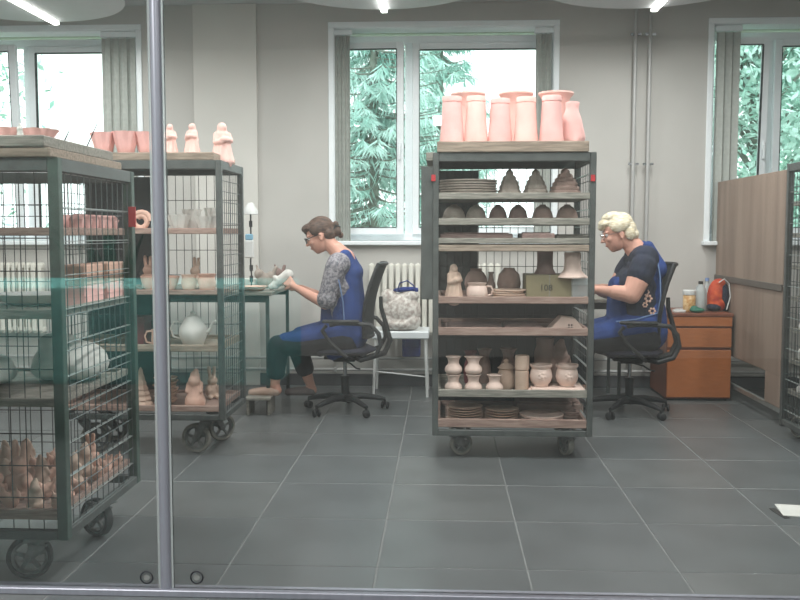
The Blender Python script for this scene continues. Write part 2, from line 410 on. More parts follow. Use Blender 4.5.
for px in (147, 197):
    c = at(px, 577, GY-.01)
    t = thing('glass_fitting', 'small round metal fitting low on the glass, %s of the vertical post' % ('left' if px < 157 else 'right'), 'fitting', c)
    mt = Matrix.Rotation(R(90), 4, 'X')
    B().lathe([(.0, 0), (.010, 0), (.011, .006), (0, .006)], 16, mtx=mt).build('bolt', 'cast', t)
    b = B().tube([(.022*math.cos(a*math.pi/10), -.004, .022*math.sin(a*math.pi/10)) for a in range(20)], .003, 6, True); b.build('ring', 'alud', t)

# outside
struct(B().box(-30, 30, WY+.42, 45, -1.3, -1.2).build('ground', 'ground', None, False))
def spruce(label, x, y, z0, h, rad, n, seed, name='spruce_tree', m='leafd', tw=1.0):
    rr = random.Random(seed); t = thing(name, label, 'tree', (x, y, z0))
    B().cone((0, 0, 0), .09, (0, 0, h), .02, 10).build('trunk', 'bark', t)
    b = B(); br = B()
    for i in range(n):
        u = rr.random(); z = .12*h+u*.86*h; L = rad*(1-u*.8)*rr.uniform(.75, 1.1); a = rr.uniform(0, 2*math.pi)
        d = Vector((math.cos(a), math.sin(a), 0)); p0 = Vector((0, 0, z)); pts = []
        for k in range(6):
            s = k/5; pts.append(p0+d*L*s+Vector((0, 0, -.35*L*s+.30*L*s*s)))
        br.tube(pts, [.02, .016, .012, .01, .007, .004], 4)
        side = Vector((-d.y, d.x, 0))
        for k in range(46):
            s = rr.uniform(.08, 1); q = p0+d*L*s+Vector((0, 0, -.35*L*s+.30*L*s*s)); sg = rr.choice((-1, 1))
            ln = rr.uniform(.10, .26)*tw; dirv = (side*sg*rr.uniform(.2, 1)+d*rr.uniform(.1, .7)+Vector((0, 0, rr.uniform(-1.5, -.3)))).normalized()
            w = dirv.cross(Vector((rr.uniform(-1, 1), rr.uniform(-1, 1), .3))).normalized()*rr.uniform(.006, .012)*tw
            e = q+dirv*ln
            b._add([q-w*.4, q+w*.4, q+dirv*ln*.5+w, e, q+dirv*ln*.5-w], [(0, 1, 2, 3, 4)])
    br.build('branches', 'bark', t)
    f = b.build('foliage', m, t, False); f['kind'] = 'stuff'
    return t
spruce('tall spruce with drooping branches outside the left pane of centre window', X(374, 11.2), 11.2, -1.2, 7.4, 1.5, 520, 1)
spruce('spruce outside the centre window, behind the right-hand pane', X(440, 14.4), 14.4, -1.2, 7.4, 1.35, 330, 2)
def leafy(label, x, y, z0, h, rad, n, seed):
    rr = random.Random(seed); t = thing('leafy_tree', label, 'tree', (x, y, z0))
    b = B(); tr = B().cone((0, 0, 0), .14, (0, 0, h*.7), .05, 8)
    cl = [(rr.uniform(-rad, rad), rr.uniform(-rad*.6, rad*.6), rr.uniform(h*.25, h)) for _ in range(60)]
    for c in cl: tr.tube([(0, 0, max(.3, c[2]-.9)), Vector(c)*.5+Vector((0, 0, (c[2]-.6)*.5)), c], [.03, .02, .008], 4)
    for i in range(n):
        c = Vector(rr.choice(cl)); q = c+Vector((rr.gauss(0, .3), rr.gauss(0, .3), rr.gauss(0, .28)))
        a = Vector((rr.uniform(-1, 1), rr.uniform(-1, 1), rr.uniform(-1, .4))).normalized(); w = a.cross(Vector((rr.uniform(-1, 1), rr.uniform(-1, 1), 1))).normalized()
        s = rr.uniform(.04, .085); b._add([q, q+a*s+w*s*.45, q+a*s*2, q+a*s-w*s*.45], [(0, 1, 2, 3)])
    tr.build('trunk', 'bark', t); f = b.build('foliage', 'leaf', t, False); f['kind'] = 'stuff'
leafy('leafy tree outside the right window, behind the tilted sash', X(752, 11), 11, -1.2, 5.8, 1.1, 17000, 5)
leafy('leafy tree at the far right outside the right window', X(808, 14.2), 14.2, -1.2, 6.4, 1.4, 16000, 6)
leafy('leafy tree at the left edge outside the left window', X(-62, 11), 11, -1.2, 5.6, .8, 5000, 7)

# heating: radiators, pipes
def radiator(label, x0, x1, y=WY-.12, z0=.45, z1=1.05):
    t = thing('radiator', label, 'radiator', (x0, y, z0)); n = int((x1-x0)/.055); me = None
    for i in range(n):
        if me is None:
            b = B().bbox(-.019, .019, -.045, -.03, .02, z1-z0-.01, .006).bbox(-.012, .012, -.03, .04, .0, z1-z0, .005).bbox(-.024, .024, -.03, .03, z1-z0-.05, z1-z0-.01, .006).bbox(-.024, .024, -.03, .03, .01, .05, .006)
            o = b.build('section', 'radi', t, False); me = o.data
        else: o = bpy.data.objects.new('section', me); C.objects.link(o); o.parent = t
        o.location = (i*.055, 0, 0)
    for s in (.1, (n-1)*.055-.1): B().bbox(s-.008, s+.008, .03, .118, .1, .14, .002).build('bracket', 'radi', t, False)
radiator('white ribbed radiator under the centre window', X(372, WY-.1), X(372, WY-.1)+1.1)
radiator('white ribbed radiator under the left window behind the nearest trolley', X(-20, WY-.1), X(52, WY-.1))
for z, nm in ((.243, 'upper'), (.145, 'lower')):
    t = thing('heating_pipe', f'{nm} of two horizontal grey pipes along foot of back wall', 'pipe', (0, WY-.06, z))
    B().cyl((-4.5, 0, 0), (4.5, 0, 0), .013, 8).build('pipe_run', 'pipe', t)
    for x in (-3.2, -.9, 1.2, 3.1): B().bbox(x-.012, x+.012, -.016, .06, -.02, .02, .002).build('bracket', 'pipe', t, False)
for px, nm in ((632.5, 'left'), (647, 'right')):
    x = X(px, WY-.06, 200)
    t = thing('riser_pipe', f'{nm} of two thin vertical grey pipes on the back wall', 'pipe', (x, WY-.06, 0))
    B().cyl((0, 0, .15), (0, 0, CZ-.001), .016, 12).build('pipe_run', 'pipe', t)
    for py in (37, 165):
        z = Zz(py, WY-.06)
        b = B().bbox(-.034, .034, -.008, .008, z-.01, z+.01, .003).bbox(-.006, .006, 0, .06, z-.006, z+.006, .002)
        b.cyl((-.034, 0, z), (-.034, -.016, z), .011, 8).cyl((.034, 0, z), (.034, -.016, z), .011, 8).build('pipe_clamp', 'chrome', t)

# ------------------------------------------------------------------ trolleys
def wheel(r, w, parent, loc, rz=0, m='tyre', spokes=5):
    """axis along local Y"""
    mt = Matrix.Rotation(R(90), 4, 'X')
    o = B().lathe([(r*.80, -w*.5), (r*.94, -w*.5), (r, -w*.3), (r, w*.3), (r*.94, w*.5), (r*.80, w*.5), (r*.78, 0), (r*.80, -w*.5)], 28, mtx=mt)
    o.v = o.v; ob = o.build('wheel', m, parent, True, loc); ob.rotation_euler = (0, 0, rz)
    h = B(); rim = [(r*.66, -w*.32), (r*.81, -w*.32), (r*.81, w*.32), (r*.66, w*.32), (r*.66, -w*.32)]
    h.lathe(rim, 28, mtx=mt); h.lathe([(0, -w*.6), (r*.2, -w*.6), (r*.26, -w*.3), (r*.26, w*.3), (r*.2, w*.6), (0, w*.6)], 14, mtx=mt)
    for k in range(spokes):
        h.bbox(-r*.09, r*.09, -w*.2, w*.2, r*.2, r*.7, .002, Matrix.Rotation(2*math.pi*k/spokes, 4, 'Y'))
    h.build('wheel_centre', 'cast', ob)
    return ob
def caster(parent, x, y, ztop, r, w, rz=0, m='tyre', off=.035):
    t = bpy.data.objects.new('caster', None)  # replaced below by a mesh part (fork) carrying the wheel
    bpy.data.objects.remove(t)
    b = B().bbox(-.05, .05, -.04, .04, ztop-.008, ztop, .002).cone((0, 0, ztop-.008), .034, (0, 0, ztop-.028), .028, 14)
    hw = w*.5+.006
    for s in (-1, 1):
        y0, y1 = (hw, hw+.005) if s > 0 else (-hw-.005, -hw)
        b.prism([(-.03, ztop-.028), (.034, ztop-.028), (off+.016, r+.0), (off+.008, r-.014), (off-.012, r-.010)], y0, y1)
    b.bbox(-.03, .034, -hw-.005, hw+.005, ztop-.034, ztop-.026, .002)
    b.cyl((off, -hw-.01, r), (off, hw+.01, r), .008, 8)
    f = b.build('caster', 'cast', parent, True, (x, y, 0)); f.rotation_euler = (0, 0, rz)
    wheel(r, w, f, (off, 0, r), 0, m); return f
def gridmesh(name, parent, plane, a0, a1, b0, b1, c, sa, sb, m, r=.0022, rb=None, skip=0):
    """wire grid: plane 'xz' (at y=c) or 'yz' (at x=c); a horizontal range, b vertical range"""
    b = B(); rb = rb or r
    P = (lambda a, z, o=0: (a, c+o, z)) if plane == 'xz' else (lambda a, z, o=0: (c+o, a, z))
    n = max(1, round((a1-a0)/sa))
    for i in range(n+1): a = a0+(a1-a0)*i/n; b.cyl(P(a, b0), P(a, b1), r, 4)
    n = max(1, round((b1-b0)/sb))
    for i in range(n+1): z = b0+(b1-b0)*i/n; b.cyl(P(a0, z, r*1.2), P(a1, z, r*1.2), rb, 4)
    return b.build(name, m, parent)
def tray(parent, x0, x1, y0, y1, zb, zt, m='wood', name='shelf'):
    b = B(); rim = .018
    b.bbox(x0, x1, y0, y1, zb, zb+.015, .002)
    if zt-zb > .02:
        b.bbox(x0, x1, y0-.001, y0+rim, zb, zt, .003).bbox(x0, x1, y1-rim, y1+.001, zb, zt, .003).bbox(x0-.001, x0+rim, y0, y1, zb, zt, .003).bbox(x1-rim, x1+.001, y0, y1, zb, zt, .003)
    return b.build(name, m, parent, False)
def trolley(label, x0, x1, y0, y1, zb, zt, shelves, wr, post=.036, pm='steel', front=False, side=('wire', .06, .06), back=True, top_h=.05, bh=.035, casters=None, ledge=None, cm='tyre', coff=.035):
    t = thing('trolley', label, 'trolley', (0, 0, 0)); t.location = ((x0+x1)/2, (y0+y1)/2, 0)
    ox, oy = t.location.x, t.location.y; x0 -= ox; x1 -= ox; y0 -= oy; y1 -= oy; p = post
    for xx in (x0, x1-p):
        for yy in (y0, y1-p): B().bbox(xx, xx+p, yy, yy+p, zb, zt, .003).build('post', pm, t, False)
    for nm, z, h in (('base_frame', zb, bh), ('top_frame', zt-top_h, top_h)):
        B().bbox(x0+p, x1-p, y0+.002, y0+p-.004, z, z+h, .003).bbox(x0+p, x1-p, y1-p+.004, y1-.002, z, z+h, .003).bbox(x0+.002, x0+p-.004, y0+p, y1-p, z, z+h, .003).bbox(x1-p+.004, x1-.002, y0+p, y1-p, z, z+h, .003).build(nm, 'steel', t, False)
    sm, sa, sb = side
    g0, g1 = zb+bh, zt-top_h
    for k, xx in enumerate((x0+p*.5, x1-p*.5)):
        gridmesh('side_grid', t, 'yz', y0+p, y1-p, g0, g1, xx, sa, sb, sm)
    if ledge:
        for xx in (x0+p*.5+.006, x1-p*.5-.006):
            b = B(); z = g0+.06
            while z < g1: b.bbox(xx-.008, xx+.008, y0+p*.5, y1-p*.5, z-.0015, z+.0015, .0006); z += ledge
            b.build('ledge_rails', 'ledge', t, False)
    if back: gridmesh('back_grid', t, 'xz', x0+p, x1-p, g0, g1, y1-p*.5, .05, .15, 'wired', .002)
    if front: gridmesh('front_grid', t, 'xz', x0+p, x1-p, g0, g1, y0+p*.5, .06, .12, 'wired', .0022)
    for (sb_, st_, m) in shelves: tray(t, x0+p*.55+.012, x1-p*.55-.012, y0+.004, y1-p-.004, sb_, st_, m)
    cs = casters or [(x0+.10, y0+.09, 0), (x1-.13, y0+.09, 0), (x0+.10, y1-.12, 0), (x1-.13, y1-.12, 0)]
    for cx, cy, rz in cs: caster(t, cx, cy, zb, wr, .036, rz, cm, coff)
    return t
# nearest trolley A
AX1 = X(67, 3.21, 500); AX0 = AX1-.95; AY0, AY1 = 3.21, 4.02
AZB = Zz(541, AY0, 67); AZT = Zz(157, AY0, 60)
A_SH = [(.235, .275, 'woodp'), (.66, .69, 'woodg'), (.985, 1.02, 'woodg'), (1.29, 1.32, 'woodp')]
tA = trolley('large grey wire trolley nearest the glass at far left, with wire front', AX0, AX1, AY0, AY1, AZB, AZT, A_SH, .083, .04, 'steelg', True, ('wire', .06, .127), True, casters=[(.10+AX0-(AX0+AX1)/2, -.3, .4), ((AX1-AX0)/2-.13, -.36, R(195)), (-.35, .28, .6), ((AX1-AX0)/2-.06, .09, R(155))], ledge=.127, cm='rubber')
# trolley B behind it
BY0, BY1 = 5.05, 5.62; BX1 = X(223, BY0, 300); BX0 = BX1-1.0
BZB = Zz(421, BY0, 220); BZT = Zz(160, BY0, 200)
def zb(py, Y=BY0): return Zz(py, Y, 200)
B_SH = [(zb(412), zb(406), 'woodp'), (zb(352), zb(345), 'wood'), (zb(295), zb(290), 'woodp'), (zb(234), zb(228), 'woodp')]
tB = trolley('grey wire-sided trolley behind the vertical glass post, with figurines on top', BX0, BX1, BY0, BY1, BZB, BZT, B_SH, .088, .034, 'steel', False, ('wire', .05, .06), True, ledge=None, casters=[(-.38, -.16, .3), (.36, -.14, R(172)), (-.38, .16, 0), (.31, .14, .7)], coff=.07)
# centre trolley C
CY0, CY1 = 5.10, 5.72; CX0 = X(432.5, CY0, 300); CX1 = X(594.5, CY0, 300)
def zc(py, Y=CY0-.01): return Zz(py, Y, 515)
C_SH = [(zc(428.5), zc(420), 'woodp'), (zc(398), zc(390.5), 'woodg'), (zc(336), zc(328), 'woodp'), (zc(304), zc(297), 'woodp'), (zc(251.5), zc(245), 'wood'), (zc(243.5), zc(238), 'woodg'), (zc(225), zc(218), 'woodg'), (zc(199), zc(192.5), 'woodg')]
tC = trolley('tall grey trolley in the centre loaded with clay ware on eight shelves', CX0, CX1, CY0, CY1, zc(437), zc(152), C_SH, .068, .034, 'steel', False, ('wire', .06, .10), True, top_h=.05, casters=[(-.32, -.2, .35), (.34, -.2, 2.0), (-.32, .2, .3), (.34, .2, .2)], ledge=.10)
oC = Vector(tC.location)
bw = (CX1-CX0)/2-.036; by = CY1-oC.y
B().bbox(-bw, bw, by-.012, by-.006, zc(437)+.04, Zz(298, CY1, 515), .001).build('dark_backing', 'alud', tC, False)  # sheets added to darken the view behind the shelves
B().bbox(-bw, X(478, CY1, 220)-oC.x, by-.0125, by-.0065, Zz(296, CY1, 515), zc(152)-.06, .001).build('dark_backing', 'steel', tC, False)
bo_ = tB.location; B().bbox(-.46, X(160, BY1, 300)-bo_.x, .262, .268, BZB+.04, BZT-.06, .001).build('dark_backing', 'alud', tB, False)  # added sheet, darkens the left part behind the shelves
a = at(421, 250, CY0); b_ = at(437, 250, CY0)
B().bbox(a.x-oC.x, CX0-oC.x+.001, .0, .012, zc(300), zc(166), .002).build('side_strip', 'steel', tC, False, (0, CY0+.01-oC.y, 0))  # narrow upright grey strip left of the front post
for px in (433.5, 593):
    c = at(px, 178, CY0-.004); B().bbox(-.012, .012, -.003, .003, -.018, .018, .001).build('red_tag', 'red', tC, False, (c.x-oC.x, CY0-.004-oC.y, c.z))
c = at(127, 217, AY1-.03)
B().bbox(-.012, .02, -.004, .004, -.045, .045, .001).build('red_tag', 'red', tA, False, (AX1-tA.location.x+.0, AY1-.05-tA.location.y, c.z))
# right trolley D
DX0 = X(784, 5.88); tD = trolley('grey wire-sided trolley cut off at the right edge beside the wooden panel', DX0, DX0+.9, 5.0, 5.9, Zz(423, 5.9, 783), Zz(164, 5.9, 783),
    [(z, z+.03, 'woodg') for z in (.27, .47, .67, .87, 1.07, 1.27, 1.47)], .07, .034, 'steel', False, ('wire', .045, .10), True, casters=[(-.36, -.3, .3), (.36, -.3, .2), (-.36, .28, 1.9), (.36, .28, .3)], ledge=.2)

# loose boards on trolley tops
def board(label, x0, x1, y0, y1, z0, z1, m='wood', rz=0, grp=None):
    cx, cy = (x0+x1)/2, (y0+y1)/2
    o = B().bbox(x0-cx, x1-cx, y0-cy, y1-cy, 0, z1-z0, .004).build('wooden_board', m, None, False, (cx, cy, z0)); o.rotation_euler = (0, 0, rz)
    return tag(o, label, 'board', grp)
AT1 = AZT+.034; AT2 = AT1+.042
board('lower worn wooden board laid on top of the nearest trolley', AX0-.02, AX1-.02, AY0-.02, AY1-.10, AZT, AT1, 'wood')
board('upper thick worn wooden board on the nearest trolley, under the pink bowls', AX0-.02, AX1-.035, AY0-.03, AY1-.16, AT1+.001, AT2, 'woodg')
BT = BZT+.045
board('brown wooden board on top of the trolley behind the glass post', BX0-.01, X(213, BY0, 155), BY0+.01, BY1-.02, BZT, BT, 'wood')
CT = zc(141)
board('long brown board under the tall pink vases on the centre trolley', X(437, CY0, 145), X(589, CY0, 145), CY0-.01, CY1-.01, zc(152), CT, 'wood')
board('short grey board end sticking out left under the centre trolley top', X(426, CY0, 150), X(436.5, CY0, 150), CY0+.02, CY1-.1, zc(160), zc(151.5), 'woodg')

# ------------------------------------------------------------------ ceramics
def ware(name, label, cat, loc, prof, m, n=22, group=None, wob=None, rz=0, tilt=None):
    o = B().lathe(prof, n, wob=wob).build(name, m, None, True, loc); o.rotation_euler = (tilt or 0, 0, rz)
    return tag(o, label, cat, group)
def hollow(out, th=.005, floor=.01):
    """outer profile bottom->top, returns closed profile with an inner wall"""
    p = [(0, out[0][1])]+list(out)
    inn = [(max(.001, r-th), z) for r, z in out[::-1] if z > out[0][1]+floor]
    return p+inn+[(0, out[0][1]+floor)]
def put(px, Y, z, py=200): return (X(px, Y, py), Y, z)
def S(prof, r, h): return [(a*r, c*h) for a, c in prof]
TOWER = [(.98, 0), (1, .02), (.93, .2), (.84, .5), (.78, .8), (.765, .86), (.73, .865), (.73, .88), (.78, .885), (.79, .97), (.74, 1)]
for i, (px, hh) in enumerate([(452, .262), (476, .262), (500, .248), (526, .255), (551.5, .262)]):
    nm = ['leftmost', 'second from left', 'middle', 'fourth from left', 'rightmost'][i]
    ware('tapered_vase', f'{nm} of the five tall pink tapered vases in the front row' if i != 2 else 'middle, slightly shorter pink tapered vase with a shield-like facet in the front row', 'vase', put(px, 5.2, CT, 120), hollow(S(TOWER, .071, hh), .008), 'pink' if i % 2 else 'pink2', 28, 'front row of pink vases', rz=i)
FLARE = [(.5, 0), (.55, .03), (.5, .1), (.45, .3), (.5, .55), (.62, .75), (.82, .9), (1, .97), (1, 1), (.96, 1)]
for i, px in enumerate((468, 516, 556)):
    ware('flared_vase', f'{["left", "middle", "right"][i]} of three pink vases with wide flared rims behind the front row', 'vase', put(px, 5.5, CT, 100), hollow(S(FLARE, .105, .325), .006), 'pink', 28, 'flared pink vases behind')
o = ware('bulbous_vase', 'lumpy pink bulbous vase at right end of the centre trolley top', 'vase', put(572, 5.36, CT, 125), hollow(S([(.7, 0), (.95, .08), (1, .2), (.85, .38), (.8, .5), (.75, .62), (.5, .8), (.5, .9), (.55, .97), (.5, 1)], .075, .25), .006), 'pink2', 24, wob=lambda a, z: 1+.07*math.sin(3*a+z*30))
# ---- centre trolley, top shelf
zf = lambda i: C_SH[i][0]+.0155
plate = lambda r, h=.012: [(0, 0), (r*.88, 0), (r*.99, h*.35), (r, h*.85), (r*.96, h*.9), (r*.6, h*.35), (0, h*.35)]
def stack(px, Y, z, r, n, step, m, lab, grp, cat='plate', nm='plate', py=300, jit=.006, prof=None, words=None):
    rr = random.Random(int(px*7+Y*100)); proto = None
    for k in range(n):
        loc = Vector(put(px, Y, z+k*step, py))+Vector((rr.uniform(-jit, jit), rr.uniform(-jit, jit), 0))
        pos = 'bottom' if k == 0 else 'topmost' if k == n-1 else ['second', 'third', 'fourth', 'fifth', 'sixth', 'seventh', 'eighth'][k-1]+' up'
        label = lab.format(pos)
        if proto is None:
            proto = ware(nm, label, cat, loc, prof or plate(r, step*1.05), m, 28, grp)
        else: dup(proto, loc, rr.uniform(0, 6), label, grp)
stack(468, 5.30, zf(7), .170, 7, .0145, 'clayg', '{} plate in the wide stack at left of the top shelf, centre trolley', 'wide plates stack', py=185)
CONES = [(509.5, 6, .066), (535.5, 6, .07), (565, 7, .088)]
for j, (px, n, r) in enumerate(CONES):
    b = B(); hh = Zz(169 if j < 2 else 168, 5.3, px)-zf(7); st = hh/(n+.5); prof = [(0, 0)]
    for k in range(n):
        ra = r*(1-(k/(n+.25))**1.75); prof += [(ra, k*st), (ra*1.0, k*st+st*.5), (ra*.88-.002, k*st+st*.97)]
    prof += [(.008, hh*.97), (0, hh)]
    ware('clay_tree', f'{["left", "middle", "right and widest"][j]} of three stepped grey clay cones on the top shelf', 'clay cone', put(px, 5.28, zf(7), 185), prof, 'clay' if j == 2 else 'clayg', 24, 'stepped clay cones', wob=lambda a, z: 1+.06*math.cos(8*a))
DOME = [(1, 0), (1, .08), (.96, .3), (.84, .6), (.6, .85), (.3, .97), (.25, 1.04), (0, 1.05)]
for j, (px, r, m) in enumerate([(454, .07, 'clayg'), (476, .062, 'clayg'), (498, .056, 'clayd'), (518, .058, 'clayd'), (542.5, .064, 'clay'), (567, .066, 'clay')]):
    nm = ['first', 'second', 'third and darkest', 'fourth, dark', 'fifth', 'sixth'][j]
    ware('clay_bowl', f'{nm} upturned clay bowl from the left on the second shelf', 'bowl', put(px, 5.27, zf(6), 215), [(0, 0)]+S(DOME, r, .100), m, 24, 'upturned bowls on second shelf')
# dark slabs on third shelf
for j, (p0, p1, m, h, y) in enumerate([(440, 511, 'clayd', .04, 5.25), (520, 552, 'clayd', .042, 5.22), (553, 587, 'woodg', .03, 5.3)]):
    x0, x1 = X(p0, y), X(p1, y); cx = (x0+x1)/2
    o = B().bbox(x0-cx, x1-cx, -.1, .22, 0, h, .006).bbox(x0-cx+.02, x1-cx-.02, -.06, .18, h, h+.006, .002).build('plaster_slab', m, None, False, (cx, y, zf(5)))
    tag(o, ['long dark flat mould at left on the third shelf', 'short dark flat mould in the middle of the third shelf', 'pale wooden flat block at right on the third shelf'][j], 'mould')
# ---- fourth level
def handle(parent, m, r, hgt, z, ang=0, t=.006, nm='handle'):
    pts = [(r-.006, 0, z+hgt*.45), (r+hgt*.35, 0, z+hgt*.42), (r+hgt*.5, 0, z+hgt*.1), (r+hgt*.38, 0, z-hgt*.3), (r-.006, 0, z-hgt*.42)]
    o = B().tube(pts, t, 8).build(nm, m, parent); o.rotation_euler = (0, 0, ang); return o
L4 = zf(3)
def figurine(name, label, cat, loc, m, h=.19, style='robe', rz=0, group=None, vox=.005):
    s = h/.19
    def q(*a): return tuple(v*s for v in a)
    if style == 'robe':
        sh = [(q(0, 0, .012), .046*s, q(0, 0, .06), .037*s), (q(0, 0, .06), .037*s, q(0, 0, .128), .027*s), ('e', q(0, -.006, .165), q(.0175, .019, .021), (0, 0, 0)),
              ('e', q(0, .006, .168), q(.021, .02, .024), (0, 0, 0)), (q(0, .008, .155), .022*s, q(0, .02, .09), .030*s),
              (q(-.026, 0, .134), .013*s, q(-.033, -.012, .095), .012*s), (q(-.033, -.012, .095), .012*s, q(-.012, -.036, .098), .012*s),
              (q(.026, 0, .134), .013*s, q(.033, -.012, .104), .012*s), (q(.033, -.012, .104), .012*s, q(.012, -.036, .11), .012*s), ('e', q(0, -.040, .108), q(.022, .014, .014), (0, 0, 0))]
        for a in range(9): sh.append((q(.046*math.cos(a*.7), .046*math.sin(a*.7), .006), .008*s, q(.03*math.cos(a*.7+.2), .03*math.sin(a*.7+.2), .09), .006*s))
    elif style == 'bunny':
        sh = [('e', q(0, 0, .045), q(.042, .038, .048), (0, 0, 0)), ('e', q(0, -.01, .105), q(.030, .030, .028), (0, 0, 0)), (q(-.012, 0, .12), .010*s, q(-.016, .006, .18), .011*s), (q(.012, 0, .12), .010*s, q(.015, .006, .178), .011*s),
              ('e', q(-.02, -.035, .012), q(.016, .022, .012), (0, 0, 0)), ('e', q(.02, -.035, .012), q(.016, .022, .012), (0, 0, 0)), ('e', q(-.028, -.028, .06), q(.012, .012, .022), (0, 0, 0)), ('e', q(.028, -.028, .06), q(.012, .012, .022), (0, 0, 0))]
    elif style == 'hat':
        sh = [(q(0, 0, .02), .052*s, q(0, 0, .09), .030*s), (q(0, 0, .09), .03*s, q(0, 0, .15), .024*s), ('e', q(0, -.01, .125), q(.03, .03, .03), (0, 0, 0)), (q(0, 0, .15), .022*s, q(.006, 0, .172), .014*s), (q(-.03, 0, .11), .012*s, q(-.035, -.02, .075), .01*s), (q(.03, 0, .11), .012*s, q(.035, -.02, .075), .01*s)]
    elif style == 'lump':
        sh = [('e', q(0, 0, .04), q(.048, .038, .042), (0, 0, .2)), ('e', q(-.03, -.01, .075), q(.026, .026, .028), (0, 0, 0)), ('e', q(.03, .005, .06), q(.03, .03, .03), (0, 0, 0)), (q(-.035, -.01, .09), .008*s, q(-.045, 0, .12), .006*s), (q(.04, 0, .07), .012*s, q(.06, 0, .11), .01*s)]
    o = blob(name, sh, vox, m, None, 2, loc); o.rotation_euler = (0, 0, rz)
    return tag(o, label, cat, group)
figurine('clay_figurine', 'standing beige figure at left end of the fourth level, centre trolley', 'figurine', put(454, 5.2, L4, 280), 'bisq', .205, 'robe', .4)
def vessel(name, label, cat, loc, prof, m, handles=(), group=None, lid=None, spout=None, rz=0, wob=None):
    t = thing(name, label, cat, loc, rz, group)
    B().lathe(prof, 24, wob=wob).build('body', m, t)
    for (r, hg, z, ang) in handles: handle(t, m, r, hg, z, ang)
    if lid: B().lathe(lid, 20).build('lid', m, t)
    if spout: B().tube(spout, [.014, .011, .008, .007][:len(spout)], 8).build('spout', m, t)
    return t
ROUND = [(.45, 0), (.5, .02), (.85, .2), (1, .45), (.95, .65), (.7, .85), (.5, .92), (.48, .97), (.52, 1)]
vessel('clay_jug', 'rounded beige jug with side handle, fourth level of centre trolley', 'jug', put(477, 5.19, L4, 290), hollow(S([(.75, 0), (.9, .1), (1, .4), (.92, .7), (.78, .85), (.9, 1)], .062, .098), .005), 'cream', [(.058, .065, .05, 0)])
ware('clay_pot', 'dark round clay pot behind the beige handled jug', 'pot', put(476, 5.45, L4, 275), hollow(S(ROUND, .07, .17), .005), 'clay')
ware('clay_vase', 'slim small clay bottle between the two round pots', 'vase', put(491, 5.45, L4, 270), hollow(S([(.8, 0), (1, .15), (.95, .5), (.5, .7), (.4, .9), (.6, 1)], .03, .15), .004), 'clay')
ware('clay_ball_vase', 'round dark clay vase with short neck behind the plates', 'vase', put(509, 5.4, L4+.002, 275), hollow(S([(.4, 0), (.5, .02), (.8, .15), (1, .45), (.85, .78), (.5, .93), (.45, 1)], .072, .175), .005), 'clay')
stack(508, 5.21, L4, .095, 5, .0125, 'bisq', '{} plate in the beige stack on the fourth level', 'beige plates stack', py=290, jit=.01)
x0, x1 = X(526, 5.2), X(573, 5.2); bx = thing('cardboard_box', 'olive cardboard box marked 108 at right of fourth level', 'box', ((x0+x1)/2, 5.32, L4))
bh_ = Zz(275, 5.2, 550)-L4; hw_ = (x1-x0)/2
B().bbox(-hw_, hw_, -.12, .12, 0, bh_, .003).build('carton', 'boxc', bx, False)
B().box(-.003, .003, -.1202, .1202, 0.001, bh_+.0006).build('tape', 'woodg', bx, False)
cu = bpy.data.curves.new('print', 'FONT'); cu.body = '108'; cu.size = .05; cu.extrude = .0004; cu.align_x = 'CENTER'
to = bpy.data.objects.new('tmp_text', cu); C.objects.link(to); dg = bpy.context.evaluated_depsgraph_get(); me = bpy.data.meshes.new_from_object(to.evaluated_get(dg)); bpy.data.objects.remove(to)
po = bpy.data.objects.new('printed_number', me); me.materials.clear(); me.materials.append(M['ink']); C.objects.link(po); po.parent = bx; po.location = (-.02, -.1212, bh_*.5-.018); po.rotation_euler = (R(90), 0, 0)
zt_ = L4+bh_+.001
ware('clay_cup', 'dark tall clay pot with flared foot standing on the box', 'pot', put(545, 5.33, zt_, 262), hollow(S([(1.0, 0), (.95, .05), (.75, .2), (.7, .5), (.72, .9), (.76, 1)], .065, .142), .006), 'clayd')
ware('funnel_vase', 'pale beige vase standing upside down on its wide rim at right', 'vase', put(572.5, 5.22, L4+.128, 262), [(0, 0)]+S([(1, 0), (1, .04), (.8, .14), (.58, .3), (.52, .6), (.54, .95), (.5, 1)], .088, .145)+[(0, .145)], 'cream')
o = B().bbox(-.06, .06, -.1, .1, 0, .1265, .004).bbox(-.062, .062, -.102, .102, .085, .1, .002).build('clear_tub', 'clearp', None, False, put(580, 5.27, L4, 285)); tag(o, 'clear plastic tub under the upturned pale vase', 'tub')
# ---- fifth level
L5 = zf(2)
t = thing('clay_house', 'white clay house roof with tiny windows at right of fifth level', 'model house', put(565, 5.25, L5, 325))
B().prism([(-.105, 0), (.09, 0), (.10, .012), (.05, .075), (-.03, .085), (-.09, .02)], -.07, .07).build('roof', 'cream', t, False)
for dx in (.008, .024):
    for dz in (.018, .034): B().box(dx, dx+.009, -.0725, -.068, dz, dz+.010).build('pane', 'ink', t, False)
for j, (p0, p1, h, m) in enumerate([(446, 500, .024, 'clayd'), (503, 540, .03, 'clayd')]):
    x0, x1 = X(p0, 5.35), X(p1, 5.35)
    o = B().bbox(-(x1-x0)/2, (x1-x0)/2, -.14, .14, 0, h, .004).bbox(-(x1-x0)/2+.015, (x1-x0)/2-.015, -.12, .12, h, h+.004, .001).build('plaster_slab', m, None, False, ((x0+x1)/2, 5.35, L5))
    tag(o, ['long dark slab lying at left of the fifth level', 'short dark slab lying mid fifth level'][j], 'mould')
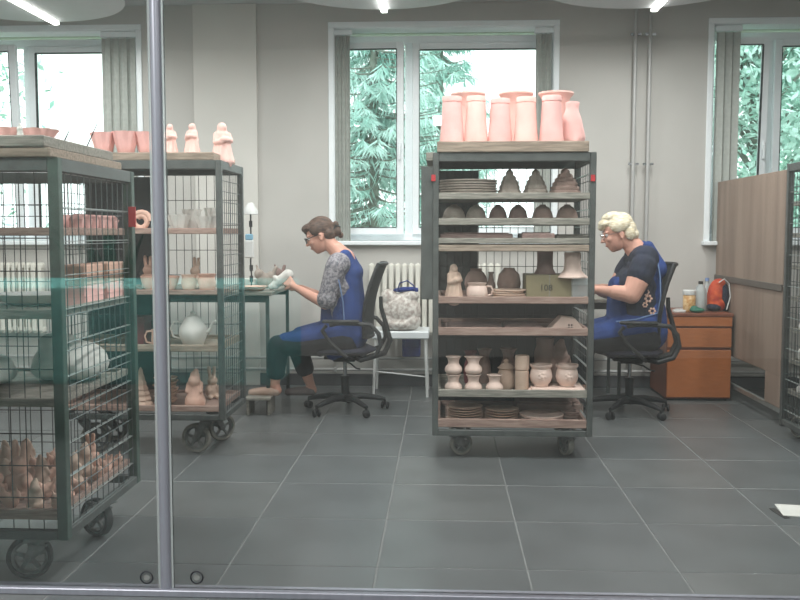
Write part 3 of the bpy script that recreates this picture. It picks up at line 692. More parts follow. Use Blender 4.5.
# ---- sixth level
L6 = zf(1)
HOUR = [(.62, 0), (.72, .02), (.98, .16), (1, .28), (.9, .42), (.66, .54), (.60, .66), (.70, .88), (.90, .98), (.88, 1), (.8, 1)]
hv = hollow(S(HOUR, .051, .104), .004)
lb = [('lower', 'far left'), ('lower', 'second from left')]
for j, px in enumerate((453.5, 473.5)):
    ware('small_vase', f'cream waisted vase, lower of the {["far left", "second"][j]} stacked pair on sixth level', 'vase', put(px, 5.19, L6, 380), hv, 'cream', 22, 'stacked waisted vases')
    ware('small_vase', f'cream waisted vase, upper of the {["far left", "second, ruffled-rim"][j]} stacked pair on sixth level', 'vase', put(px, 5.19, L6+.105, 362), hv, 'cream', 22, 'stacked waisted vases', wob=(None if j == 0 else lambda a, z: 1+(.22*math.cos(2*a)*max(0, z/.104-.6)/.4)))
ware('small_vase', 'single cream waisted vase, third from left on sixth level', 'vase', put(494.5, 5.19, L6, 380), hv, 'cream', 22, 'stacked waisted vases')
vessel('lidded_pot', 'beige pot with knobbed lid behind the single waisted vase', 'pot', put(506, 5.3, L6, 375), S([(0, 0), (.7, 0), (1, .2), (.95, .55), (.7, .8), (.9, .88), (0, .88)], .058, .145), 'bisq', lid=[(0, .125), (.048, .128), (.03, .148), (.012, .155), (.016, .172), (0, .182)])
for j, (px, Y, h, r, m) in enumerate([(470, 5.5, .20, .04, 'redb'), (484, 5.52, .21, .045, 'clay'), (508, 5.5, .215, .05, 'clay')]):
    ware('tall_clay_vase', ['reddish dark vase at back left of sixth level', 'brown vase at back of sixth level behind the ruffled vase', 'brown vase with ruffled mouth at back middle of sixth level'][j], 'vase', put(px, Y, L6, 360), hollow(S([(.8, 0), (.9, .1), (1, .3), (.85, .6), (.6, .75), (.75, .9), (1, 1)], r, h), .005), m, 22, wob=lambda a, z: 1+.1*math.cos(5*a)*(z > .15))
ware('cylinder_vase', 'plain beige cylinder vase in the middle of sixth level', 'vase', put(522, 5.22, L6, 370), hollow([(.038, 0), (.04, .005), (.04, .12), (.037, .122), (.037, .128), (.042, .132), (.042, .205), (.038, .212)], .005), 'bisq')
o = B().bbox(-.155, .145, -.12, .1, 0, .012, .002).bbox(-.165, .12, -.115, .1, .0122, .022, .002).bbox(-.15, .15, -.12, .09, .0222, .032, .002).build('tile_stack', 'cream', None, False, put(556, 5.24, L6, 387)); tag(o, 'flat stack of pale clay sheets under the two belly pots', 'clay sheets')
BEL = [(.6, 0), (.66, .03), (.62, .08), (.85, .2), (1, .45), (.92, .7), (.8, .82), (.98, .92), (1, 1), (.94, 1)]
for j, px in enumerate((541, 567)):
    t = vessel('belly_pot', f'{["left", "right"][j]} of two cream belly pots with raised flowers', 'pot', put(px, 5.22, L6+.033, 370), hollow(S(BEL, .066, .128), .005), 'cream', [], 'pair of belly pots')
    b = B(); b.ell((0, -.062, .062), (.012, .008, .012), 8, 6)
    for k in range(5): b.ell((.017*math.cos(k*1.257), -.060, .062+.017*math.sin(k*1.257)), (.010, .006, .010), 8, 6)
    b.build('flower_relief', 'cream', t)
ware('tall_jar', 'dark tall jar at back right of sixth level', 'jar', put(545, 5.5, L6, 345), hollow(S([(.8, 0), (1, .1), (1, .7), (.8, .85), (.85, 1)], .065, .28), .005), 'clay')
figurine('clay_angel', 'tall beige figure at back right of sixth level', 'figurine', put(560, 5.47, L6, 345), 'clay', .29, 'hat', 0, None, .007)
# ---- bottom level
L7 = zf(0)
stack(464.5, 5.24, L7, .105, 6, .0145, 'bisq', '{} plate in the left stack on the bottom tray, centre trolley', 'left plates on bottom tray', py=412, prof=[(0, 0), (.06, 0), (.1, .01), (.105, .0145), (.1, .0145), (.06, .006), (0, .006)])
stack(502, 5.24, L7, .10, 5, .0145, 'bisq', '{} plate in the middle stack on the bottom tray, centre trolley', 'middle plates on bottom tray', py=412, prof=[(0, 0), (.06, 0), (.095, .01), (.1, .0145), (.095, .0145), (.06, .006), (0, .006)])
stack(541, 5.24, L7, .13, 2, .02, 'cream', '{} pale oval dish at right on the bottom tray', 'pale oval dishes', cat='dish', nm='dish', py=412, prof=[(0, 0), (.10, 0), (.125, .012), (.13, .024), (.122, .024), (.1, .008), (0, .008)])
o = B().bbox(-.2, .2, -.1, .1, 0, .065, .006).bbox(-.18, .18, -.08, .08, .065, .075, .003).build('plaster_slab', 'clay', None, False, put(548, 5.52, L7, 405)); tag(o, 'broad brown slab at back right of the bottom tray', 'mould')
stack(571, 5.3, L7, .055, 4, .013, 'clay', '{} small brown plate at far right of the bottom tray', 'small plates far right', py=412)

# ------------------------------------------------------------------ trolley B contents
def ruffle(label, px, Y, z, r, h, m, py=140, grp=None):
    return ware('ruffled_bowl', label, 'bowl', put(px, Y, z, py), hollow(S([(.5, 0), (.6, .05), (.75, .4), (.9, .8), (1, 1)], r, h), .006), m, 48, grp, wob=lambda a, z_: 1+.10*math.cos(9*a)*(z_/h))
for j, (px, Y, h) in enumerate([(104, 5.2, .125), (126, 5.2, .13), (147, 5.24, .13)]):
    ruffle(f'{["left", "middle", "right"][j]} of three rose pink ruffled bowls on the trolley behind the post', px, Y, BT, .075, h, 'pink2', 142, 'ruffled pink bowls')
figurine('robed_figurine', 'pink robed figurine just right of the glass post, on trolley top', 'figurine', put(170, 5.2, BT, 140), 'pink', .175, 'robe', .3)
figurine('robed_figurine', 'pink robed figurine in the middle of the trolley top', 'figurine', put(192, 5.2, BT, 140), 'pink', .178, 'robe', -.3)
figurine('robed_figurine', 'tallest pink robed figurine leaning at the trolley right corner', 'figurine', put(222.5, 5.28, BZT, 145), 'pink', .235, 'robe', .5).scale = (1.1, 1, 1)
z1, z2, z3, z4 = [s[0]+.0155 for s in B_SH][::-1]
# shelf 1
b = B(); pts = [(math.cos(t)*.055*(1-t*.06), 0, .06+math.sin(t)*.055*(1-t*.06)) for t in [k*.35 for k in range(26)]]
b.tube(pts, .016, 10).bbox(-.05, .06, -.035, .035, 0, .014, .004)
o = b.build('curled_figure', 'peach', None, True, put(141, 5.15, z1, 215)); tag(o, 'pink curled snail-like clay piece on upper shelf by the post', 'clay piece')
for j, (px, r, h, Y) in enumerate([(179, .068, .095, 5.15), (192, .055, .13, 5.33), (206, .062, .085, 5.14), (213, .05, .14, 5.38)]):
    ruffle(['left pale glazed ruffled bowl on the upper shelf', 'taller pale bowl behind the left ruffled one', 'low pale ruffled bowl at right of the upper shelf', 'tallest pale bowl at right rear of upper shelf'][j], px, Y, z1, r, h, 'white', 215)
# shelf 2
for j, (px, w, h, m) in enumerate([(160, .12, .10, 'peach'), (189, .045, .095, 'bisq'), (207, .052, .1, 'peach')]):
    if j == 0:
        pr = [(0, 0), (.08, 0), (.1, .03), (.11, .07), (.115, .085), (.105, .085), (.09, .03), (0, .02)]
        o = ware('boat_dish', 'long peach boat-shaped dish behind the glass post, second shelf', 'dish', put(px, 5.2, z2, 280), pr, m, 30); o.scale = (1, .8, 1)
    else: ware('clay_pot', ['', 'small beige pot, middle of the second shelf', 'small peach pot at right end of second shelf'][j], 'pot', put(px, 5.17, z2, 280), hollow(S([(.7, 0), (.9, .2), (1, .55), (.85, .8), (1, 1)], w, h), .005), m)
figurine('clay_bunny', 'peach clay bunny behind the dishes on the second shelf', 'figurine', put(148, 5.42, z2, 265), 'peach', .2, 'bunny', .2)
figurine('clay_bunny', 'beige clay bunny behind the pots on the second shelf', 'figurine', put(196, 5.42, z2, 265), 'bisq', .19, 'bunny', -.4)
# shelf 3
o = B().bbox(-.06, .05, -.06, .08, 0, .17, .004).bbox(-.063, .053, -.063, .083, .135, .172, .003).build('gift_box', 'redb', None, False, put(139, 5.25, z3, 325)); tag(o, 'dark red box on the third shelf behind the pink mug', 'box')
vessel('clay_mug', 'pink mug with big loop handle beside the red box', 'mug', put(160, 5.14, z3, 335), hollow(S([(.8, 0), (.9, .04), (1, .4), (.95, .8), (.98, 1)], .05, .105), .005), 'peach', [(.047, .085, .055, math.pi)])
vessel('teapot', 'white teapot with loop handle on the third shelf', 'teapot', put(193, 5.17, z3, 325), S([(0, 0), (.6, 0), (.7, .03), (1, .4), (.95, .6), (.65, .82), (0, .84)], .082, .185), 'white', [(.072, .12, .095, math.pi)], lid=[(0, .15), (.056, .152), (.04, .175), (.012, .185), (.018, .2), (0, .212)], spout=[(.06, 0, .07), (.1, 0, .1), (.115, 0, .14), (.135, 0, .155)])
# shelf 4
prof = [(0, 0)]
for k in range(7):
    ra = .065*(1-k/7.6); prof += [(ra, k*.03), (ra*.96, k*.03+.012), (ra*.72, k*.03+.028)]
prof += [(0, .225)]
ware('clay_tree', 'pointed ribbed clay tree left of the post on the bottom shelf', 'clay cone', put(141, 5.18, z4, 390), prof, 'bisq', 22, wob=lambda a, z: 1+.12*math.cos(7*a))
stack(166, 5.2, z4, .07, 7, .022, 'bisq', '{} bowl in the leaning stack right of the post, bottom shelf', 'stack of bowls', cat='bowl', nm='bowl', py=395, jit=.008, prof=[(0, 0), (.03, 0), (.055, .015), (.07, .03), (.065, .03), (.03, .008), (0, .008)])
figurine('clay_gnome', 'large pinkish gnome figure with pale round belly, bottom shelf', 'figurine', put(195, 5.16, z4, 390), 'peach', .225, 'hat', 0)
figurine('clay_bunny', 'beige bunny at the back of the bottom shelf by trolley side', 'figurine', put(212, 5.4, z4, 385), 'bisq', .2, 'bunny', .5)

# ------------------------------------------------------------------ trolley A contents
for j, (px, Y, r) in enumerate([(9, 3.42, .08), (39, 3.42, .08)]):
    ruffle(f'{["left", "right"][j]} of two low pink bowls on the nearest trolley top', px, Y, AT2, .072, .046 if j else .05, 'pink2', 130, 'low pink bowls')
o = figurine('white_angel', 'tiny white angel between the two low pink bowls', 'figurine', put(20, 3.24, AT2, 130), 'white', .05, 'robe', .2, None, .003)
# tool sticks lying on top
for j, (px0, py0, px1, py1) in enumerate([(86, 139, 97, 124), (67, 137, 69, 131)]):
    p0 = at(px0-6, py0+3, 3.85 if j == 0 else 3.7); p1 = at(px1, py1, 3.9 if j == 0 else 3.72); p0.z = AT1+.003 if j == 0 else AT2+.003
    o = B().cone((0, 0, 0), .004, p1-p0, .002, 8).build('modelling_tool', 'blk', None, True, p0); tag(o, ['dark slanting tool sticking up behind the nearest trolley board', 'short dark tool tip beside the low pink bowl'][j], 'tool')
zA = [s[0]+.0155 for s in A_SH]
protos = [figurine('clay_bunny', 'peach clay bunny in the heap on the nearest trolley bottom tray', 'figurine', put(20, 3.45, zA[0], 480), 'peach', .23, 'bunny', 0, 'heap of clay figurines'),
          figurine('clay_figure', 'lumpy peach clay figure in the heap on the bottom tray', 'figurine', put(44, 3.42, zA[0], 490), 'peach', .14, 'lump', .5, 'heap of clay figurines'),
          figurine('clay_gnome', 'small peach clay gnome in the heap on the bottom tray', 'figurine', put(74, 3.6, zA[0], 480), 'bisq', .15, 'hat', .5, 'heap of clay figurines')]
protos[0]['label'] = 'tall peach bunny with long upright ears in the bottom tray heap'
rr = random.Random(11); spots = []
for gx_, gy_ in [(x, y) for y in range(7) for x in range(9)]:
    x = AX1-.07-gx_*.098+rr.uniform(-.012, .012); y = AY0+.085+gy_*.098+rr.uniform(-.012, .012)
    if (Vector((x, y, 0))-Vector(protos[0].location).xy.to_3d()).length < .09 or (Vector((x, y, 0))-Vector(protos[1].location).xy.to_3d()).length < .085 or (Vector((x, y, 0))-Vector(protos[2].location).xy.to_3d()).length < .085: continue
    if x < AX0+.08: continue
    k = rr.choice((1, 2, 1, 1)); s = rr.uniform(.8, 1.05)
    lab = ['', 'lumpy peach clay figure in the heap on the bottom tray', 'small peach clay gnome in the heap on the bottom tray'][k]
    if rr.random() < .12: k = 0; s = .7; lab = 'small peach bunny in the heap on the bottom tray'
    lab = ['small peach bunny', 'lumpy peach clay figure', 'small peach gnome'][k]+', '+['first', 'second', 'third', 'fourth', 'fifth', 'sixth', 'seventh', 'eighth', 'ninth'][gx_]+' from right in '+['front', 'second', 'third', 'fourth', 'fifth', 'sixth', 'rear'][gy_]+' row of bottom tray heap'
    dup(protos[k], (x, y, zA[0]), rr.uniform(0, 6.2), lab, 'heap of clay figurines', s)
# upper shelf of A: row of pink rosettes
b = B()
b.lathe([(0, 0), (.02, 0), (.026, .02), (.03, .05), (.024, .06), (.012, .07), (0, .07)], 14, wob=lambda a, z: 1+.15*math.cos(5*a+z*60))
pr = None
for i in range(2):
    for k in range(6):
        Yk = 3.55+k*.075; loc = (AX1-.075-i*.08, Yk, zA[3])
        lab = f'{["front", "second", "third", "fourth", "fifth", "rear"][k]} pink rosette cup in the {["right", "left"][i]} row on upper shelf, nearest trolley'
        if pr is None: pr = tag(b.build('rosette_cup', 'pink2', None, True, loc), lab, 'cup', 'rosette cups')
        else: dup(pr, loc, k*.7, lab, 'rosette cups')
# platter, third shelf
o = ware('oval_platter', 'large pale oval platter leaning on the nearest trolley upper-middle shelf', 'platter', (AX1-.3, 3.65, zA[2]), hollow([(.08, 0), (.14, .02), (.2, .05)], .006), 'white'); o.scale = (1, .7, 1)
for j in range(2):
    for k in range(2):
        o = B().bbox(-.05, .05, -.1, .1, 0, .085, .006).bbox(-.052, .052, -.102, .102, .04, .046, .001).build('plaster_mould', 'pink2' if j == 0 else 'peach', None, False, (AX1-.10-.13*j, 3.66+k*.25-.01*j, zA[2]) if j == 0 else (AX1-.10, 3.66+k*.25, zA[2]+.086))
        tag(o, f'{["lower", "upper"][j]} pink mould block, {["front", "rear"][k]} of the middle-shelf stack, nearest trolley', 'mould', 'pink mould blocks')
# white bags on lower-middle shelf
def sack(label, loc, w, d, h, m='bagw', seed=0):
    rr = random.Random(seed); sh = [('e', (0, 0, h*.42), (w*.5, d*.5, h*.42), (0, 0, 0)), ('e', (-w*.22, 0, h*.3), (w*.28, d*.46, h*.3), (0, 0, 0)), ('e', (w*.22, 0, h*.3), (w*.28, d*.46, h*.3), (0, 0, 0)), ('e', (rr.uniform(-.2, .2)*w, 0, h*.75), (w*.3, d*.3, h*.25), (0, .2, 0))]
    o = blob('clay_sack', sh, .012, m, None, 3, loc); return tag(o, label, 'sack')
sack('large white lumpy sack at right on the lower-middle shelf, nearest trolley', (AX1-.2, 3.75, zA[1]), .3, .36, .2, 'white', 1)
sack('smaller white sack at left on the lower-middle shelf, nearest trolley', (AX1-.52, 3.6, zA[1]), .28, .3, .13, 'white', 2)

# ------------------------------------------------------------------ trolley D contents
rr = random.Random(5)
for k, z in enumerate((.27, .47, .67, .87, 1.07, 1.27)):
    for j in range(2):
        nm = ['bottom', 'second', 'third', 'fourth', 'fifth', 'sixth'][k]
        ware('white_cup', f'{["farther", "nearer"][j]} pale clay cup on the {nm} shelf of the right-edge trolley', 'cup', (DX0+.09, 5.72-.17*j, z+.0155), hollow(S(ROUND if k % 2 else HOUR, .055, .11), .005), 'white', 18)

# ------------------------------------------------------------------ office chairs
def chair(label, x, y, rz):
    """faces -X"""
    t = thing('office_chair', label, 'chair', (x, y, 0), rz)
    blob('seat', [('e', (-.02, 0, .455), (.26, .25, .035), (0, 0, 0)), (( -.16, -.15, .45), .035, (-.16, .15, .45), .035), ((.14, -.14, .45), .035, (.14, .14, .45), .035)], .012, 'seatf', t, 6)
    B().bbox(-.14, .14, -.13, .13, .395, .42, .006).bbox(-.08, .08, -.07, .07, .37, .396, .006).build('seat_plate', 'blk', t, False)
    # curved mesh backrest
    b = B(); n = 9; m = 8; vs = []; fs = []
    for side in (0, 1):
        for j in range(m):
            v = j/(m-1); z = .56+v*.52; w = .215-.035*abs(v-.45)*2
            xb = .20+.10*v+.035*math.sin(v*math.pi)*(-1)
            for i in range(n):
                u = -1+2*i/(n-1); vs.append((xb-.05*u*u+side*.012, u*w, z))
    for j in range(m-1):
        for i in range(n-1):
            a = j*n+i; fs += [(a, a+1, a+n+1, a+n), tuple(q+n*m for q in (a, a+n, a+n+1, a+1))]
    for j in range(m-1):
        for i in (0, n-1): a = j*n+i; fs.append((a, a+n, a+n+n*m, a+n*m))
    for i in range(n-1):
        for j in (0, m-1): a = j*n+i; fs.append((a, a+1, a+1+n*m, a+n*m))
    b._add(vs, fs); b.build('backrest', 'mesh', t)
    ed = []
    f = lambda v, u: (.206+.10*v-.035*math.sin(v*math.pi)-.05*u*u, u*(.215-.035*abs(v-.45)*2), .56+v*.52)
    ed = [f(k/10, -1) for k in range(11)]+[f(1, u/4) for u in range(-3, 4)]+[f(1-k/10, 1) for k in range(11)]+[f(0, -u/4) for u in range(-3, 4)]
    B().tube(ed, .014, 8, True).build('back_frame', 'blk', t)
    B().tube([(.02, 0, .40), (.16, 0, .39), (.29, 0, .43), (.33, 0, .52), (.30, 0, .64), (.265, 0, .76), (.262, 0, .84)], [.02, .022, .022, .02, .018, .016, .014], 8).build('back_support', 'blk', t)
    for s in (-1, 1):
        y_ = s*.27
        b = B().tube([(-.08, y_, .66), (.0, y_, .672), (.12, y_, .668), (.21, y_, .66), (.265, y_, .60), (.28, y_, .52), (.24, y_, .44), (.14, y_, .41), (.10, s*.14, .405)], .016, 8)
        b.tube([(-.10, y_, .655), (-.13, y_, .62), (-.08, y_, .54), (.04, y_, .43), (.07, s*.2, .41)], .014, 8)
        b.build('armrest', 'blk', t)
        B().bbox(-.13, .13, y_-.028, y_+.028, .672, .694, .008).build('arm_pad', 'blk', t)
    B().cyl((0, 0, .07), (0, 0, .24), .03, 14).cyl((0, 0, .235), (0, 0, .26), .034, 14).build('column', 'blk', t)
    B().cyl((0, 0, .24), (0, 0, .38), .014, 12).build('gas_lift', 'chrome', t)
    B().tube([(.0, -.04, .375), (.06, -.16, .37), (.10, -.2, .345), (.13, -.215, .34)], .006, 6).build('lever', 'blk', t)
    for k in range(5):
        a = k*2*math.pi/5+.31; d = Vector((math.cos(a), math.sin(a), 0))
        B().tube([d*.02+Vector((0, 0, .10)), d*.12+Vector((0, 0, .105)), d*.22+Vector((0, 0, .09)), d*.30+Vector((0, 0, .072))], [.03, .024, .02, .014], 8).build('base_leg', 'blk', t)
        cs = B(); mt = Matrix.Translation(d*.30) @ Matrix.Rotation(a+1.1, 4, 'Z') @ Matrix.Rotation(R(90), 4, 'X')
        for s in (-1, 1):
            cs.lathe([(0, s*.008), (.022, s*.008), (.027, s*.012), (.027, s*.022), (.02, s*.027), (0, s*.027)], 16, mtx=Matrix.Translation((0, 0, .0275)) @ mt)
        cs.cyl(d*.30+Vector((0, 0, .03)), d*.30+Vector((0, 0, .072)), .008, 8)
        cs.build('caster_wheel', 'blk', t)
    return t
LCX, LCY = X(345, 6.5, 350), 6.5
RCX, RCY = X(630, 6.5, 350), 6.5
chair('black mesh office chair under the brown-haired woman', LCX, LCY, 0)
chair('black mesh office chair under the blond woman', RCX, RCY, 0)

# ------------------------------------------------------------------ people
def hand(wrist, d, nrm, side, curl=.7, spread=.0):
    """palm with five fingers; d: pointing direction, nrm: palm normal (fingers curl to it), side: thumb side"""
    d = Vector(d).normalized(); nrm = Vector(nrm); nrm = (nrm-d*nrm.dot(d)).normalized(); sd = d.cross(nrm)*side; w = Vector(wrist)
    out = [(w, .024, w+d*.03, .024)]
    for k in (-1, -.33, .33, 1): out.append((w+d*.02+sd*.018*k*.6, .015, w+d*.085+sd*.030*k, .012))
    L = {1: .068, .33: .078, -.33: .073, -1: .058}
    for k, ln in L.items():
        p = w+d*.088+sd*.030*k; dirn = d.copy(); q = Matrix.Rotation(curl*.55, 3, d.cross(nrm)); ax = d.cross(nrm)
        for seg, f in enumerate((.45, .32, .25)):
            dirn = (Matrix.Rotation(curl*(.55, .65, .5)[seg], 3, ax) @ dirn)
            e = p+dirn*ln*f; out.append((p, .0095-seg*.0008, e, .0088-seg*.0008)); p = e
    p = w+d*.03+sd*.024; dirn = (d*.75+sd*.6+nrm*.25).normalized()
    for seg, f in enumerate((.034, .03, .024)):
        e = p+dirn*f; out.append((p, .012-seg*.0012, e, .011-seg*.0012)); p = e; dirn = (dirn+nrm*.35-sd*.15).normalized()
    return out
def head_shapes(c, tilt, s=1.0):
    """faces -X; tilt rotates the face downward"""
    mt = Matrix.Translation(c) @ Matrix.Rotation(-tilt, 4, 'Y') @ Matrix.Scale(s, 4)
    P = lambda x, y, z: mt @ Vector((x, y, z)); out = []
    def e(x, y, z, rx, ry, rz, ro=0): out.append(('e', P(x, y, z), (rx*s, ry*s, rz*s), (0, -tilt+ro, 0)))
    e(.01, 0, .03, .094, .073, .088); e(-.025, 0, -.025, .068, .06, .085); e(-.045, 0, -.075, .038, .036, .030); e(-.05, 0, -.09, .026, .026, .02)
    out.append((P(-.085, 0, .012), .008*s, P(-.108, 0, -.022), .0115*s)); e(-.098, .010, -.026, .009, .008, .007); e(-.098, -.010, -.026, .009, .008, .007)
    e(-.084, 0, -.052, .012, .022, .006); e(-.081, 0, -.062, .012, .020, .007)
    e(-.075, .03, .028, .013, .022, .008); e(-.075, -.03, .028, .013, .022, .008)
    e(-.06, .036, -.02, .024, .022, .022); e(-.06, -.036, -.02, .024, .022, .022)
    for q in (-1, 1): e(.012, q*.074, -.008, .017, .008, .030); e(.006, q*.078, -.028, .009, .007, .010)
    return out, mt
def head_parts(t, mt, tilt, glasses, m_lip='lips'):
    for q in (-1, 1):
        B().ell((0, 0, 0), (.0115, .0135, .0115), 12, 8, mt @ Matrix.Translation((-.0735, q*.031, .010))).build('eye', 'eyew', t)
        B().ell((0, 0, 0), (.004, .006, .006), 10, 6, mt @ Matrix.Translation((-.0835, q*.031, .006))).build('iris', 'iris', t)
        B().tube([mt @ Vector((-.088+.012*abs(u-.4), q*(.014+.034*u), .036+.006*math.sin(u*3))) for u in (0, .3, .6, 1)], .0028, 5).build('eyebrow', 'hairb', t)
    B().tube([mt @ Vector((-.094+abs(u)*.008, u*.020, -.0565)) for u in (-1, -.5, 0, .5, 1)], [.002, .004, .0045, .004, .002], 6).build('mouth', m_lip, t)
    b = B()
    for q in (-1, 1):
        b.tube([mt @ Vector((-.104+.006*abs(math.cos(a)), q*.033+.024*math.cos(a), .006+.019*math.sin(a))) for a in [k*math.pi/8 for k in range(16)]], glasses[1], 6, True)
        b.tube([mt @ Vector(p) for p in ((-.098, q*.058, .012), (-.06, q*.074, .012), (0, q*.08, .010), (.015, q*.08, -.004))], glasses[1], 6)
    b.tube([mt @ Vector((-.106, y, .012)) for y in (-.01, 0, .01)], glasses[1], 6)
    b.build('glasses', glasses[0], t)

def P3(x, y, z): return Vector((x, y, z))
# --- left woman (origin on the floor under the chair); she faces -X, her left side to the glass
s_ = .00722
def LW(px, py, y=0): return P3((px-345)*s_, y, H-(py-233)*s_)
tl = thing('person', 'seated woman with brown hair in a bun, glasses and blue apron, holding a clay piece', 'person', (LCX, LCY, 0))
pel = LW(349, 337)
body = [(pel+P3(0, -.07, 0), .105, pel+P3(0, .07, 0), .105), (pel, .115, LW(347, 310), .105), (LW(347, 310), .105, LW(343, 285), .115), (LW(343, 285, -.05), .10, LW(344, 268, -.07), .08), (LW(343, 285, .05), .10, LW(344, 268, .07), .08),
        (LW(341, 261, -.14), .058, LW(341, 261, .14), .058), (LW(345, 259), .078, LW(337, 250), .060), (LW(338, 252), .056, LW(327, 240), .054)]
hs, hm = head_shapes(LW(320.5, 236), R(24), 1.05)
shL, elL, wrL = LW(339, 266, -.17), LW(329, 302, -.20), LW(297, 286.5, -.11)
shR, elR, wrR = LW(339, 266, .17), LW(322, 302, .2), LW(299, 289, .09)
for sh_, el_, wr_ in ((shL, elL, wrL), (shR, elR, wrR)):
    body += [(sh_, .05, el_, .042), (el_, .041, (el_+wr_)/2, .036), ((el_+wr_)/2, .036, wr_, .024)]
body += hand(wrL, LW(283, 277, -.03)-wrL, (-.25, 1, .1), 1, .75) + hand(wrR, LW(281, 288, .02)-wrR, (-.1, -.6, 1), -1, .6)
hpN, knN, anN = LW(346, 340, -.10), LW(280, 345, -.12), LW(276, 384, -.11)
hpF, knF, anF = LW(346, 340, .10), LW(292, 345, .12), LW(307, 389, .12)
def legs(hp, kn, an, k=1.0, e=0): return [(hp, .095*k+e, kn, .062*k+e), (kn, .060*k+e, kn.lerp(an, .35), .056*k+e), (kn.lerp(an, .35), .056*k+e, an, .034*k+e)]
body += legs(hpN, knN, anN)+legs(hpF, knF, anF)
def foot(an, dx=-.16, dz=-.045): return [(an, .034, an+P3(.02, 0, dz), .03), (an+P3(.01, 0, dz), .03, an+P3(dx*.6, 0, dz-.005), .027), (an+P3(dx*.6, 0, dz-.005), .027, an+P3(dx, 0, dz-.012), .02)]
body += foot(anN)+foot(anF)
bo = blob('body', body+hs, .0055, 'skin', tl, 2)
head_parts(tl, hm, R(24), ('blk', .0032))
def rel(mt, x, y, z): return mt @ Vector((x, y, z))
def hair_e(mt, tilt, L): return [('e', rel(mt, *c), r, (0, -tilt, 0)) for c, r in L]
blob('hair', hair_e(hm, R(24), [((.022, 0, .048), (.102, .083, .088)), ((.06, 0, -.005), (.06, .075, .06)), ((-.055, 0, .085), (.05, .06, .032)), ((-.07, .02, .062), (.028, .05, .026)), ((.085, 0, .0), (.035, .045, .045)),
     ((.118, 0, -.012), (.034, .04, .046)), ((.135, -.01, .03), (.02, .025, .024)), ((.13, .02, -.05), (.022, .02, .026)), ((.0, .06, .05), (.05, .028, .05)), ((.0, -.06, .05), (.05, .028, .05))]), .005, 'hairb', tl, 2)
for q in (-1,): B().tube([rel(hm, .10, -.03, .0), rel(hm, .135, -.035, .02), rel(hm, .15, 0, .0), rel(hm, .135, .035, .01)], .007, 6).build('hair_clip', 'blk', tl)
B().tube([LW(342, 258, y)+P3(dx, 0, dz) for y, dx, dz in ((-.07, .03, -.01), (-.06, -.02, .01), (-.05, -.07, -.03), (0, -.095, -.06), (.05, -.07, -.03), (.06, -.02, .01), (.07, .03, -.01))], .003, 5).build('necklace', 'orange', tl)
# shirt: shoulders and sleeves
shirt = [(LW(341, 264, -.13), .088, LW(341, 264, .13), .088), (LW(339, 286, -.06), .12, LW(339, 286, .06), .12), (LW(343, 287, -.05), .125, LW(344, 272, -.05), .10), (LW(343, 287, .05), .125, LW(344, 272, .05), .10), (LW(347, 315, -.03), .12, LW(343, 287, -.03), .122), (LW(347, 315, .03), .12, LW(343, 287, .03), .122)]
for sh_, el_ in ((shL, elL), (shR, elR)): shirt += [(sh_, .076, sh_.lerp(el_, .86), .066), (sh_.lerp(el_, .78), .068, sh_.lerp(el_, .88), .072)]
blob('shirt', shirt, .007, 'shirt', tl, 3)
# apron: back and front bib, straps, skirt over the thighs
ap = [(LW(348.5, 275, -.055), .098, LW(349, 310, -.05), .122), (LW(348.5, 275, .055), .098, LW(349, 310, .05), .122), (LW(349, 310, -.05), .122, LW(351, 335, -.06), .128), (LW(349, 310, .05), .122, LW(351, 335, .06), .128),
      (LW(347, 256, -.085), .05, LW(351, 273, -.06), .09), (LW(347, 256, .085), .05, LW(351, 273, .06), .09), (LW(330, 300, -.03), .06, LW(330, 325, -.03), .07), (LW(330, 300, .03), .06, LW(330, 325, .03), .07)]
ap += [(LW(347, 334, -.09), .108, LW(305, 338, -.12), .078), (LW(347, 334, .09), .108, LW(305, 338, .12), .078), (LW(330, 330, 0), .08, LW(300, 337, 0), .07), (LW(305, 338, -.12), .078, LW(288, 341, -.12), .068), (LW(340, 345, -.1), .09, LW(335, 352, -.14), .05)]
blob('apron', ap, .008, 'blue', tl, 3)
B().tube([LW(333, 262, -.15), LW(336, 268, -.20)+P3(0, -.03, 0), LW(343, 280, -.20)+P3(0, -.03, 0), LW(346, 300, -.185), LW(347, 318, -.18)], .005, 6).build('apron_binding', 'bluet', tl)
tr = legs(hpN, knN, knN.lerp(anN, .72), 1, .014)[:2]+[(knN, .078, knN.lerp(anN, .66), .068)]+legs(hpF, knF, anF, 1, .014)[:2]+[(knF, .078, knF.lerp(anF, .62), .07)]+[(pel+P3(0, -.07, -.01), .115, pel+P3(0, .07, -.01), .115)]
blob('trousers', tr, .008, 'trous', tl, 3)
def shoe(an, nm, m):
    sh = foot(an, -.17); sh = [(a+P3(0, 0, -.004), r+.006, c+P3(0, 0, -.004), q+.006) for a, r, c, q in sh[1:]]
    b = blob(nm, sh, .006, m, tl, 2)
shoe(anN, 'shoe', 'shoe'); shoe(anF, 'shoe', 'shoed')

